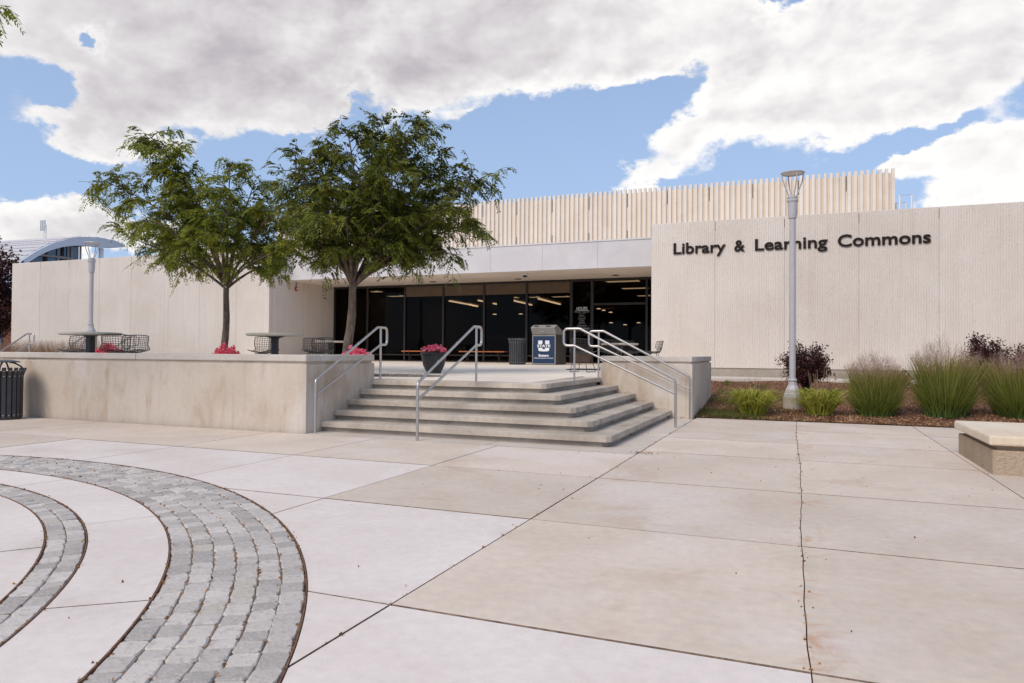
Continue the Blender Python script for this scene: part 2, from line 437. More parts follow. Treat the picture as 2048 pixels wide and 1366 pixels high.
class MB:
    def __init__(s): s.v, s.f, s.sm = [], [], False

    def add(s, vs, fs):
        o = len(s.v); s.v += [tuple(p) for p in vs]; s.f += [tuple(i + o for i in f) for f in fs]; return s

    def box(s, x0, x1, y0, y1, z0, z1):
        return s.add([(x0, y0, z0), (x1, y0, z0), (x1, y1, z0), (x0, y1, z0), (x0, y0, z1), (x1, y0, z1), (x1, y1, z1), (x0, y1, z1)],
                     [(0, 3, 2, 1), (4, 5, 6, 7), (0, 1, 5, 4), (1, 2, 6, 5), (2, 3, 7, 6), (3, 0, 4, 7)])

    def prism(s, poly, z0, z1, ch=0.0):
        n = len(poly)
        b_ = [(p[0], p[1], z0) for p in poly]
        if ch:
            cx_ = sum(p[0] for p in poly) / n; cy_ = sum(p[1] for p in poly) / n
            ring = [(p[0], p[1], z1 - ch) for p in poly]
            top = []
            for i, p in enumerate(poly):
                a, c = Vector(poly[i - 1][:2]), Vector(poly[(i + 1) % n][:2]); q = Vector(p[:2])
                e1 = (q - a); e2 = (c - q)
                e1 = e1.normalized() if e1.length > 1e-6 else e2.normalized(); e2 = e2.normalized() if e2.length > 1e-6 else e1
                nn = Vector((-(e1.y + e2.y), e1.x + e2.x)); nn = nn.normalized() if nn.length > 1e-6 else Vector((0, 0))
                top.append((q.x + nn.x * ch, q.y + nn.y * ch, z1))
            vs = b_ + ring + top
            fs = [tuple(range(2 * n, 3 * n))] + [(i, (i + 1) % n, n + (i + 1) % n, n + i) for i in range(n)] + [(n + i, n + (i + 1) % n, 2 * n + (i + 1) % n, 2 * n + i) for i in range(n)]
        else:
            vs = b_ + [(p[0], p[1], z1) for p in poly]
            fs = [tuple(range(n, 2 * n)), tuple(reversed(range(n)))] + [(i, (i + 1) % n, n + (i + 1) % n, n + i) for i in range(n)]
        return s.add(vs, fs)

    def tube(s, path, r, n=8, closed=False, cap=True):
        P = [Vector(p) for p in path]; k = len(P); R = r if hasattr(r, '__len__') else [r] * k
        vs = []; up = None
        for i, p in enumerate(P):
            if closed: tg = (P[(i + 1) % k] - P[i - 1])
            else: tg = (P[min(i + 1, k - 1)] - P[max(i - 1, 0)])
            tg.normalize()
            if up is None:
                up = Vector((0, 0, 1)) if abs(tg.z) < .9 else Vector((1, 0, 0))
            a = (up - tg * up.dot(tg)); a = a.normalized() if a.length > 1e-5 else tg.orthogonal().normalized(); up = a
            c = tg.cross(a)
            for j in range(n):
                th = 2 * math.pi * j / n
                vs.append(p + (a * math.cos(th) + c * math.sin(th)) * R[i])
        fs = []
        for i in range(k if closed else k - 1):
            i2 = (i + 1) % k
            for j in range(n):
                fs.append((i * n + j, i * n + (j + 1) % n, i2 * n + (j + 1) % n, i2 * n + j))
        if cap and not closed:
            fs.append(tuple(reversed(range(n)))); fs.append(tuple(range((k - 1) * n, k * n)))
        s.sm = True
        return s.add(vs, fs)

    def lathe(s, prof, n=24, c=(0, 0, 0), rot=0.0):
        vs = []; k = len(prof)
        for r_, z in prof:
            for j in range(n):
                th = 2 * math.pi * j / n + rot; vs.append((c[0] + r_ * math.cos(th), c[1] + r_ * math.sin(th), c[2] + z))
        fs = [(i * n + j, i * n + (j + 1) % n, (i + 1) * n + (j + 1) % n, (i + 1) * n + j) for i in range(k - 1) for j in range(n)]
        fs.append(tuple(reversed(range(n)))); fs.append(tuple(range((k - 1) * n, k * n)))
        return s.add(vs, fs)

    def build(s, name, mat, parent=None, smooth=None, bevel=0, auto=40):
        o = Vector((0, 0, 0)) if parent is None else OFF[parent.name]
        me = bpy.data.meshes.new(name)
        me.from_pydata([(p[0] - o.x, p[1] - o.y, p[2] - o.z) for p in s.v], [], s.f)
        me.materials.append(M[mat])
        sm = s.sm if smooth is None else smooth
        if sm:
            me.polygons.foreach_set('use_smooth', [True] * len(me.polygons))
        me.validate()
        return link(name, me, parent, o, bevel, sm)


def link(name, me, parent=None, o=None, bevel=0, sm=False):
    ob = bpy.data.objects.new(name, me); COL.objects.link(ob)
    if parent is not None: ob.parent = parent
    OFF[ob.name] = Vector((0, 0, 0)) if o is None else o
    if sm:
        try: me.set_sharp_from_angle(angle=math.radians(40))
        except Exception: pass
    if bevel:
        md = ob.modifiers.new('edge', 'BEVEL'); md.width = bevel; md.segments = 2; md.limit_method = 'ANGLE'; md.angle_limit = math.radians(50)
    return ob


def np_mesh(name, V, Fq, mat, parent=None, attr=None, smooth=False):
    """big mesh from numpy arrays: V (n,3), Fq (m,k)"""
    o = Vector((0, 0, 0)) if parent is None else OFF[parent.name]
    V = np.asarray(V, np.float32) - np.array(o, np.float32)
    Fq = np.asarray(Fq, np.int32); m_, k = Fq.shape
    me = bpy.data.meshes.new(name)
    me.vertices.add(len(V)); me.vertices.foreach_set('co', V.ravel())
    me.loops.add(m_ * k); me.loops.foreach_set('vertex_index', Fq.ravel())
    me.polygons.add(m_); me.polygons.foreach_set('loop_start', np.arange(0, m_ * k, k, dtype=np.int32))
    if attr is not None:
        a = me.attributes.new('along', 'FLOAT', 'POINT'); a.data.foreach_set('value', np.asarray(attr, np.float32))
    if smooth: me.polygons.foreach_set('use_smooth', np.ones(m_, bool))
    me.update(); me.materials.append(M[mat])
    return link(name, me, parent, o)


def tag(o, label=None, cat=None, group=None, kind=None):
    if label: o['label'] = label
    if cat: o['category'] = cat
    if group: o['group'] = group
    if kind: o['kind'] = kind
    return o


def thing(name, loc, label=None, cat=None, group=None, kind=None):
    o = bpy.data.objects.new(name, None); COL.objects.link(o); o.location = loc; o.empty_display_size = .2
    OFF[o.name] = Vector(loc)
    return tag(o, label, cat, group, kind)


def dup(root, loc, rotz=0.0, label=None, scale=None):
    r = root.copy(); COL.objects.link(r); r.location = loc; r.rotation_euler = (0, 0, rotz)
    if scale: r.scale = (scale,) * 3
    if label: r['label'] = label
    for ch in list(root.children):
        c = ch.copy(); COL.objects.link(c); c.parent = r
        for g_ in list(ch.children):
            d = g_.copy(); COL.objects.link(d); d.parent = c
    return r


def terr(Y): return .75 + .006 * (Y - 10.5)


# ------------------------------------------------------------------ ground and plaza paving
me = MB().add([(-300, -200, -.09), (300, -200, -.09), (300, 400, -.09), (-300, 400, -.09)], [(0, 1, 2, 3)])
tag(me.build('ground', 'asphalt_ground'), kind='structure')
plaza = MB().box(-26, 12, -9, 14.1, -.08, -.03).build('plaza', 'joint_grey'); tag(plaza, kind='structure')
CX, CY = -7.472, -0.904
R_OUT, R_IN, R2_OUT, R2_IN = 6.435, 5.71, 5.228, 5.01
wob_rng = random.Random(3)
_wob = {}


def wobx(x, y):
    """the long joint in the middle wanders a little"""
    if abs(x) > .01: return 0.0
    return .012 * math.sin(y * .9 + .5) + .004 * math.sin(y * 3.1) + .0025 * math.sin(y * 11.0) + (.04 - .0095 * (y - 3))


def slab_poly(x0, x1, y0, y1, gap=.0048, wob=True):
    pts = []
    def edge(a, b_):
        n = max(2, int(math.hypot(b_[0] - a[0], b_[1] - a[1]) / .12))
        for i in range(n): pts.append((a[0] + (b_[0] - a[0]) * i / n, a[1] + (b_[1] - a[1]) * i / n))
    edge((x0, y0), (x1, y0)); edge((x1, y0), (x1, y1)); edge((x1, y1), (x0, y1)); edge((x0, y1), (x0, y0))
    out = []
    for x, y in pts:
        gap = .0022 if abs(x) < .01 else .0048
        sx = gap if abs(x - x0) < 1e-6 else (-gap if abs(x - x1) < 1e-6 else 0)
        sy = .008 if abs(y - y0) < 1e-6 else (-.008 if abs(y - y1) < 1e-6 else 0)
        out.append((x + sx + (wobx(x, y) if abs(sx) > 0 else 0), y + sy))
    return out


def cross(po, pi, R):
    lo, hi = 0.0, 1.0
    for _ in range(24):
        m_ = (lo + hi) / 2; x = po[0] + (pi[0] - po[0]) * m_; y = po[1] + (pi[1] - po[1]) * m_
        if math.hypot(x - CX, y - CY) < R: hi = m_
        else: lo = m_
    return (po[0] + (pi[0] - po[0]) * lo, po[1] + (pi[1] - po[1]) * lo)


def clip_disk(pts, R):
    ins = [math.hypot(x - CX, y - CY) < R for x, y in pts]
    if not any(ins): return pts
    if all(ins): return None
    n = len(pts)
    st = next(i for i in range(n) if not ins[i] and ins[i - 1])
    out = []; i = 0
    seq = [(st + k) % n for k in range(n)]
    res = []
    k = 0
    while k < n:
        j = seq[k]
        if not ins[j]: res.append(pts[j]); k += 1; continue
        a = cross(pts[seq[k - 1]], pts[j], R)
        while k < n and ins[seq[k]]: k += 1
        b_ = cross(pts[seq[k % n]], pts[seq[k - 1]], R)
        ta, tb = math.atan2(a[1] - CY, a[0] - CX), math.atan2(b_[1] - CY, b_[0] - CX)
        d = (tb - ta + math.pi) % (2 * math.pi) - math.pi
        m_ = max(2, int(abs(d) * R / .08))
        for q in range(m_ + 1):
            th = ta + d * q / m_; res.append((CX + R * math.cos(th), CY + R * math.sin(th)))
    return res


def is_light(x0, y0):
    xc, yc = x0 + .9, y0 + .9
    if yc < 3.02: return xc < 0
    if yc < 4.97: return xc < -1.86
    if yc < 6.87: return -9.3 < xc < -3.72
    return False


def mk_slab(poly, mat, z=None):
    dz = wob_rng.uniform(-.0015, .0015)
    o = MB().prism(poly, -.05, dz, .001).build('slab', mat, plaza)
    o.data.materials.append(M['joint_dark'])                     # soil-stained slab flanks inside the joints
    o.data.polygons.foreach_set('material_index', [0 if p.normal.z > .8 else 1 for p in o.data.polygons])


xs = [-24.2, -22.32, -20.46, -18.6, -16.74, -14.88, -13.02, -11.16, -9.3, -7.44, -5.58, -3.72, -1.86, 0, 1.8, 3.66, 5.52, 7.4]
ysl = [-7.5, -5.6, -3.7, -1.8, .1, 1.1, 3.02, 4.97, 6.87, 8.66]
ysr = [-7.5, -5.6, -3.7, -1.8, .1, 1.1, 3.02, 4.97, 6.87, 8.98, 10.62, 12.4, 14.09]
for i in range(len(xs) - 1):
    x0, x1 = xs[i], xs[i + 1]
    ys = ysr if x0 >= -1.87 else ysl
    for j in range(len(ys) - 1):
        y0, y1 = ys[j], ys[j + 1]
        if y1 < -3 and x0 > 3: continue
        p = clip_disk(slab_poly(x0, x1, y0, y1), R_OUT + .014)
        if p: mk_slab(p, 'slab_light' if is_light(x0, y0) else 'slab_tan')
# apron slabs in front of the steps
for x0, x1, y0, y1 in ((-6.86, -3.9, 8.66, 10.3), (-3.9, -1.86, 8.66, 10.6), (-3.2, -1.86, 10.6, 13.79)):
    mk_slab(slab_poly(x0, x1, y0, y1), 'apron')
# ring slabs between and inside the sett bands
def arc_poly(ra, rb, a0, a1):
    n = max(3, int((a1 - a0) * rb / .1))
    o_ = [(CX + rb * math.cos(a0 + (a1 - a0) * i / n), CY + rb * math.sin(a0 + (a1 - a0) * i / n)) for i in range(n + 1)]
    i_ = [(CX + ra * math.cos(a1 + (a0 - a1) * i / n), CY + ra * math.sin(a1 + (a0 - a1) * i / n)) for i in range(n + 1)]
    return o_ + i_ if ra > 0 else o_ + [(CX, CY)]
def ring(ra, rb, cuts, mat):
    for a0, a1 in zip(cuts[:-1], cuts[1:]):
        g_ = .005 / rb
        mk_slab(arc_poly(ra, rb, math.radians(a0) + g_, math.radians(a1) - g_), mat)
ring(R2_OUT + .014, R_IN - .014, [-100, -60, -20, 16, 38, 58, 80, 104, 140, 180, 220, 260], 'slab_light')
ring(3.6, R2_IN - .014, [-100, -55, -10, 27, 52, 78, 105, 140, 180, 220, 260], 'slab_light')
ring(.0, 3.59, [-100, -20, 60, 140, 200, 260], 'slab_light')


# ------------------------------------------------------------------ granite sett bands
def sett_mesh(seed):
    r_ = random.Random(seed); n = 8
    base = [(-.5, -.36), (-.4, -.5), (.4, -.5), (.5, -.36), (.5, .36), (.4, .5), (-.4, .5), (-.5, .36)]
    out = [(x + r_.uniform(-.05, .035), y + r_.uniform(-.06, .035)) for x, y in base]
    tp = [(x * r_.uniform(.88, .95), y * r_.uniform(.88, .95)) for x, y in out]
    vs = [(x, y, -.045) for x, y in out] + [(x, y, -.006 + r_.uniform(-.003, .002)) for x, y in out] + [(x, y, r_.uniform(-.002, .003)) for x, y in tp]
    fs = [(i, (i + 1) % n, n + (i + 1) % n, n + i) for i in range(n)] + [(n + i, n + (i + 1) % n, 2 * n + (i + 1) % n, 2 * n + i) for i in range(n)] + [tuple(range(2 * n, 3 * n))]
    return vs, fs


SETTS = [sett_mesh(i) for i in range(24)]
SETT_ME = []
for vs, fs in SETTS:
    me = bpy.data.meshes.new('sett'); me.from_pydata(vs, [], fs); me.materials.append(M['granite']); SETT_ME.append(me)


def sett_band(ra, rb, rows, label, lim):
    n = 120
    mb = MB()
    for i in range(n):
        a0, a1 = 2 * math.pi * i / n, 2 * math.pi * (i + 1) / n
        mb.add([(CX + r_ * math.cos(a), CY + r_ * math.sin(a), -.009) for a in (a0, a1) for r_ in (ra, rb)], [(0, 1, 3, 2)])
    band = mb.build('sett_band', 'joint_dirt'); tag(band, label, kind='structure')
    for r_ in (ra - .007, rb + .007):
        MB().add([(CX + rr * math.cos(2 * math.pi * i / 160), CY + rr * math.sin(2 * math.pi * i / 160), z) for rr, z in ((r_ - .0035, -.05), (r_ - .0035, .003), (r_ + .0035, .003), (r_ + .0035, -.05)) for i in range(160)],
                 [(k * 160 + i, k * 160 + (i + 1) % 160, (k + 1) * 160 + (i + 1) % 160, (k + 1) * 160 + i) for k in range(3) for i in range(160)]).build('edging_strip', 'rust', band)
    cand = []
    wr = (rb - ra) / rows
    for k in range(rows):
        rm = ra + wr * (k + .5)
        a = math.radians(-75) + random.uniform(0, .02)
        while a < math.radians(185):
            L = random.uniform(.10, .165)
            da = L / rm; am = a + da / 2
            x, y = CX + rm * math.cos(am), CY + rm * math.sin(am)
            d = Vector((x, y, -CAM_H)); zf = d.dot(_fw)
            sc = -1
            if zf > .3:
                px, py = 1024 + FPX * d.dot(_r) / zf, 683 - FPX * d.dot(_u) / zf
                if -40 < px < 2088 and 600 < py < 1410: sc = 1 / zf
            cand.append((sc, x, y, am, L, wr, random.randrange(24), random.uniform(-.004, .003)))
            a += da
    cand.sort(key=lambda c: -c[0])
    VV, FF = [], []
    for i, (sc, x, y, am, L, wr_, k, dz) in enumerate(cand):
        sx, sy = wr_ - .003, L - .001
        if i < lim and sc > 0:
            o = bpy.data.objects.new('sett', SETT_ME[k]); COL.objects.link(o); o.parent = band
            o.location = (x, y, dz); o.rotation_euler = (random.uniform(-.012, .012), random.uniform(-.012, .012), am); o.scale = (sx, sy, 1)
        else:
            vs, fs = SETTS[k]; o_ = len(VV); c, s_ = math.cos(am), math.sin(am)
            VV += [(x + vx * sx * c - vy * sy * s_, y + vx * sx * s_ + vy * sy * c, vz + dz) for vx, vy, vz in vs]
            FF += [tuple(q + o_ for q in f) for f in fs]
    if VV:
        mb = MB(); mb.v, mb.f = VV, FF
        tag(mb.build('far_setts', 'granite', band), kind='stuff')
    return band


sett_band(R_IN, R_OUT, 6, 'wide curved band of grey granite setts', 300)
sett_band(R2_IN, R2_OUT, 2, 'narrow inner curved band of grey granite setts', 300)

# ------------------------------------------------------------------ terrace, steps, retaining walls
XL, YF = -6.87, 8.72            # inner corner of the left retaining wall
step_x0, step_y0, TR = -2.29, 9.07, .35
YR = 13.8                        # right wing wall face
WX = -1.9


def slope_prism(poly, th):
    n = len(poly)
    return MB().add([(x, y, terr(y) - th) for x, y in poly] + [(x, y, terr(y)) for x, y in poly],
                    [tuple(range(n, 2 * n)), tuple(reversed(range(n)))] + [(i, (i + 1) % n, n + (i + 1) % n, n + i) for i in range(n)])


x5, y5 = step_x0 - 4 * TR, step_y0 + 4 * TR
terrace = MB().box(-20.2, -7.25, 9.07, 25.6, 0, .62).box(-7.249, x5 - .4, y5 + .4, 25.6, 0, .619).box(x5 - .399, WX - .35, YR + .36, 16.9, 0, .618).box(x5 - .399, -2.92, 16.901, 21.6, 0, .617).build('terrace', 'joint_grey'); tag(terrace, kind='structure')
tj = [-20.2, -17.6, -15.0, -12.4, -9.8, -7.2]
def tslab(poly): slope_prism(poly, .12).build('slab', 'terrace_conc', terrace)
g_ = .005
tx = [-20.2, -17.8, -15.3, -12.8, -10.3, -7.2]
ty = [9.06, 11.4, 13.8, 16.4, 19.0, 22.0, 25.78]
for i in range(len(tx) - 1):
    for j in range(len(ty) - 1):
        tslab([(tx[i] + g_, ty[j] + g_), (tx[i + 1] - g_, ty[j] + g_), (tx[i + 1] - g_, ty[j + 1] - g_), (tx[i] + g_, ty[j + 1] - g_)])
txr = [-7.2, -5.5, x5 - .36]
tyr = [y5 + .36, 12.4, 13.8, 16.4, 19.0, 22.0, 25.78]
for i in range(2):
    for j in range(len(tyr) - 1):
        tslab([(txr[i] + g_, tyr[j] + g_), (txr[i + 1] - g_, tyr[j] + g_), (txr[i + 1] - g_, tyr[j + 1] - g_), (txr[i] + g_, tyr[j + 1] - g_)])
tslab([(x5 - .36 + g_, YR + .02), (WX - .36, YR + .02), (WX - .36, 16.9), (x5 - .36 + g_, 16.9)])
tslab([(x5 - .36 + g_, 16.91), (-2.9, 16.91), (-2.9, 21.62), (x5 - .36 + g_, 21.62)])

steps = thing('entrance_steps', (-4.6, 10.5, 0), 'wide grey concrete steps with overhanging nosings wrapping the corner', 'steps')
for k in range(5):
    X1, Y0, zt = step_x0 - TR * k, step_y0 + TR * k, .15 * (k + 1)
    ch = .06
    def outline(inset, w_):
        a, b_ = X1 - inset, Y0 + inset
        return [(XL + .003, b_), (a - ch, b_), (a, b_ + ch), (a, YR - .003), (a - w_, YR - .003), (a - w_, b_ + w_), (XL + .003, b_ + w_)]
    st = MB().prism(outline(0, TR + .12 if k < 4 else .355), zt - .08, zt, .007).build('step', 'step_conc', steps)
    MB().prism(outline(.075, .2), zt - .15, zt - .081).build('riser', 'step_conc', st)


def topped_wall(root, x0, x1, y0, y1, z0, ends, cope_cuts, axis):
    """wall body, recessed reveal and coping stones"""
    MB().box(x0, x1, y0, y1, z0, 1.035).build('wall_body', 'wall_conc', root, bevel=.008)
    e = .035
    MB().box(x0 + (e if 'l' in ends else 0), x1 - (e if 'r' in ends else 0), y0 + (e if 'f' in ends else 0), y1 - (e if 'b' in ends else 0), 1.034, 1.077).build('reveal', 'wall_conc', root)
    for a, b_ in zip(cope_cuts[:-1], cope_cuts[1:]):
        if axis == 'x': MB().box(a + .003, b_ - .003, y0 - .004, y1 + .004, 1.076, 1.18).build('coping_stone', 'coping_conc', root, bevel=.014)
        else: MB().box(x0 - .004, x1 + .004, a + .003, b_ - .003, 1.076, 1.18).build('coping_stone', 'coping_conc', root, bevel=.014)


rw = thing('retaining_wall', (XL - 4, YF, 0), 'long stained concrete retaining wall with coping left of the steps', 'wall')
topped_wall(rw, -26, XL, YF, YF + .34, -.02, 'flr', [-26, -23.1, -19.9, -16.9, -13.9, -10.4, XL], 'x')
topped_wall(rw, XL - .34, XL - .001, YF + .345, 10.56, -.02, 'rb', [YF + .345, 10.56], 'y')
ww = thing('wing_wall', (WX - .8, YR, 0), 'low stained concrete wing wall right of the steps', 'wall')
topped_wall(ww, x5 - .01, WX, YR, YR + .34, -.02, 'flr', [x5 - .01, WX], 'x')
topped_wall(ww, WX - .34, WX - .001, YR + .345, 16.9, -.02, 'rb', [YR + .345, 16.9], 'y')

# ------------------------------------------------------------------ handrails
def fillet(pts, rad, n=6):
    P = [Vector(p) for p in pts]; out = [P[0]]
    for a, b_, c in zip(P[:-2], P[1:-1], P[2:]):
        u1, u2 = (a - b_).normalized(), (c - b_).normalized()
        ang = u1.angle(u2); d = min(rad / math.tan(ang / 2), (a - b_).length * .48, (c - b_).length * .48)
        p0, p1 = b_ + u1 * d, b_ + u2 * d
        for i in range(n + 1):
            t_ = i / n; out.append(p0 * (1 - t_) ** 2 + b_ * 2 * t_ * (1 - t_) + p1 * t_ * t_)
    out.append(P[-1]); return out


def handrail(base, d, run, z_lo, z_hi, label, lo_h=.80, hi_h=.905, ext=.20, group='stainless handrails on the entrance steps'):
    """base: lower post foot, d: horizontal unit vector up the slope"""
    o = thing('handrail', base, label, 'handrail', group)
    B = Vector(base); D = Vector((d[0], d[1], 0)); R = .021
    def q(s_, z): v = B + D * s_; return (v.x, v.y, z)
    top = fillet([q(0, z_lo - .02), q(0, z_lo + lo_h), q(run - .10, z_hi + hi_h), q(run + ext, z_hi + hi_h), q(run + ext, z_hi + hi_h - .30), q(run + .0, z_hi + hi_h - .30)], .085)
    MB().tube(top, R, 10).build('top_rail', 'stainless', o)
    MB().tube([q(run, z_hi - .02), q(run, z_hi + hi_h - .01)], .019, 10).build('post', 'stainless', o)
    MB().tube([q(.02, z_lo + lo_h - .23), q(run, z_hi + hi_h - .30)], .0185, 10).build('mid_rail', 'stainless', o)
    for s_ in (.33, .66):
        a = Vector(q(0, z_lo + lo_h)).lerp(Vector(q(run - .1, z_hi + hi_h)), s_)
        MB().box(a.x - .008, a.x + .008, a.y - .008, a.y + .008, a.z + .018, a.z + .028).build('weld_stud', 'stainless', o)


handrail((-6.76, 8.80, 0), (0, 1), 1.78, 0, .75, 'stainless handrail along the end of the long retaining wall')
handrail((-4.95, 8.70, 0), (0, 1), 1.93, 0, .75, 'stainless handrail standing alone in the middle of the front steps')
handrail((-1.93, 12.05, 0), (-1, 0), 1.77, 0, .76, 'stainless handrail on the right flank of the steps, nearer one')
handrail((-1.92, 13.64, 0), (-1, 0), 1.77, 0, .765, 'stainless handrail close against the wing wall')
for yy, lb in ((13.4, 'far stainless handrail at the left end of the terrace, nearest the frame edge'), (15.2, 'far stainless handrail behind the left round table'), (16.8, 'far stainless handrail behind the wire chairs, rightmost of three at left')):
    handrail((-22.2, yy, -.05), (1, 0), 2.1, -.05, terr(yy), lb, group='stainless handrails on the far left steps')
# far side steps at the left end of the terrace
ls = thing('side_steps', (-21.2, 15, 0), 'concrete steps at the far left end of the terrace', 'steps')
for k in range(5):
    MB().box(-20.22 - .35 * (5 - k), -20.21, 12.9, 17.4, .148 * k + .002, .148 * (k + 1)).build('step', 'step_conc', ls)

# ------------------------------------------------------------------ library building
YW, YFA, YG, YP = 21.7, 22.6, 25.8, 27.5
ZT, ZS, ZFT = 5.19, 4.02, 4.89
XLE, XRE = -18.87, -4.23        # edges of the entrance recess
lib = thing('library_building', (-11, YW, .8), 'low cream precast concrete library with recessed dark glass entrance and ribbed penthouse', 'building')


def panels_x(xs_, y, z0, z1):
    for a, b_ in zip(xs_[:-1], xs_[1:]):
        MB().box(a + .007, b_ - .007, y, y + .18, z0, z1).build('wall_panel', 'panel_agg', lib, bevel=.012)
    for x in xs_[1:-1]:
        MB().box(x - .0068, x + .0068, y + .002, y + .17, z0, z1 - .32).build('joint_sealant', 'panel_agg', lib)


right_x = [XRE, -2.34, -.42, 1.50, 3.42, 5.34, 7.26, 9.18, 11.1]
left_x = [-33.82, -31.9, -30.0, -28.1, -26.2, -24.3, -22.4, -20.5, XLE]
panels_x(right_x, YW, .82, ZT); panels_x(left_x, YW, .35, ZT)
MB().box(XRE + .05, 11.0, YW + .03, YW + .4, .40, .817).build('footing', 'footing_conc', lib)
MB().box(XRE + .02, 11.05, YW + .185, YW + .35, .82, ZT - .05).build('wall_core', 'black_gap', lib)
MB().box(-33.78, XLE - .2, YW + .185, YW + .35, -.05, ZT - .05).build('wall_core', 'black_gap', lib)
MB().box(-33.78, XLE - .03, YW + .02, YW + .4, -.05, .345).build('footing', 'footing_conc', lib)
# returns of the recess (left one in view), side walls
yj = [YW + .185, 23.75, YG + .1]
for a, b_ in zip(yj[:-1], yj[1:]):
    MB().box(XLE - .18, XLE - .009, a + .007, b_ - .007, .6, ZT if a < 22 else ZS + .3).build('wall_panel', 'panel_agg', lib, bevel=.01)
MB().box(XRE + .009, XRE + .18, YW + .19, YG + .1, .6, ZS + .3).build('wall_panel', 'panel_agg', lib)
MB().box(-33.82, -33.64, YW + .19, 52, -.05, ZT).build('side_wall', 'panel_agg', lib)
MB().box(10.9, 11.08, YW + .19, 52, -.05, ZT).build('side_wall', 'panel_agg', lib)
MB().box(-33.6, 10.85, 51.8, 52, -.05, ZT).build('rear_wall', 'panel_agg', lib)
MB().box(-33.62, XLE - .02, YW + .36, 51.79, 4.5, 4.62).box(XLE - .019, XRE + .019, YFA + .21, 51.78, 4.5, 4.619).box(XRE + .02, 10.88, YW + .36, 51.79, 4.5, 4.62).build('roof', 'roof_metal', lib)
# fascia panels and soffit
fx = [XLE, -17.9] + [at_y(p, 500, YFA).x for p in (716, 802, 894, 990, 1089, 1195)] + [XRE]
fx = [XLE] + [at_y(1195, 500, YFA).x - k * 1.92 for k in range(6, -1, -1)] + [XRE]
for a, b_ in zip(fx[:-1], fx[1:]):
    MB().box(a + .003, b_ - .003, YFA, YFA + .10, ZS - .002, ZFT).build('fascia_panel', 'fascia_white', lib)
MB().box(XLE + .002, XRE - .002, YFA + .101, YFA + .2, ZS + .05, ZFT - .02).build('fascia_core', 'black_gap', lib)
MB().box(XLE + .003, XRE - .003, YFA - .02, YFA + .25, ZFT + .004, ZFT + .05).build('coping_flashing', 'fascia_white', lib)
MB().box(XLE - .02, XRE + .02, YFA + .105, YG + .2, ZS + .006, ZS + .04).build('soffit', 'soffit_white', lib)
for p, q_ in ((866, 563.5), (1036, 558), (1231, 550.5)):
    c = at_z(p, q_, ZS)
    MB().lathe([(.115, 0), (.13, -.008), (.12, .01)], 20, (c.x, c.y, ZS)).build('downlight', 'black_gap', lib)
c = at_z(1050, 547, ZS)
dcam = thing('dome_camera', (c.x, c.y, ZS - .05), 'small white security dome camera under the entrance soffit', 'camera')
MB().lathe([(.11, .05), (.13, .04), (.13, 0), (.10, -.015)], 20, (c.x, c.y, ZS - .05)).build('housing', 'white_paint', dcam)
MB().lathe([(.085, -.01), (.08, -.05), (.05, -.08), (.01, -.09)], 20, (c.x, c.y, ZS - .05)).build('dome', 'black_metal', dcam, smooth=True)
c = at_x(592, 578, XLE + .0)
al = thing('fire_strobe', (XLE, c.y, c.z), 'small red fire strobe on the shaded return wall', 'alarm')
MB().box(XLE - .006, XLE + .05, c.y - .07, c.y + .07, c.z - .08, c.z + .08).build('body', 'red_device', al, bevel=.01)
MB().box(XLE + .05, XLE + .08, c.y - .03, c.y + .04, c.z - .03, c.z + .05).build('lens', 'white_paint', al, bevel=.008)
MB().tube([(XLE + .012, c.y, c.z + .08), (XLE + .012, c.y, ZS)], .012, 6).build('conduit', 'grey_plastic', al)

# glazed entrance
gz0 = terr(YG)
mull = [XLE + .05] + [at_y(p, 640, YG).x for p in (735.7, 810, 887, 968.5, 1053.6, 1143, 1184.5, 1293.6)] + [XRE - .03]
for i, x in enumerate(mull):
    wd = .055 if i in (6, 7) else .04
    MB().box(x - wd, x + wd, YG - .05, YG + .09, gz0 - .03, ZS + .005).build('mullion', 'dark_frame', lib)
for i, (a, b_) in enumerate(zip(mull[:-1], mull[1:])):
    MB().box(a + .041, b_ - .041, YG + .02, YG + .032, gz0 + .04, ZS - .09).build('window_pane', 'glass', lib)
    MB().box(a + .04, b_ - .04, YG - .04, YG + .08, ZS - .09, ZS + .004).build('head_rail', 'dark_frame', lib)
    MB().box(a + .04, b_ - .04, YG - .04, YG + .08, gz0 - .03, gz0 + .04).build('bottom_rail', 'dark_frame', lib)
    if i < 6:
        MB().box(a + .04, b_ - .04, YG - .04, YG + .08, gz0 + .24, gz0 + .29).build('sill_rail', 'dark_frame', lib)
        MB().box(a + .04, b_ - .04, YG + .045, YG + .07, gz0 + .04, gz0 + .24).build('kick_panel', 'kick_brown', lib)
    if 2 <= i <= 5:
        MB().box(a + .04, b_ - .04, YG - .01, YG + .01, ZS - .50, ZS - .09).build('header_panel', 'header_panel', lib)
    if i == 7:
        MB().box(a + .04, b_ - .04, YG - .04, YG + .08, 3.02, 3.10).build('door_head', 'dark_frame', lib)
    if i == 6:
        MB().box(a + .05, b_ - .05, YG - .02, YG + .01, gz0 + .04, gz0 + .40).build('kick_panel', 'kick_brown', lib)
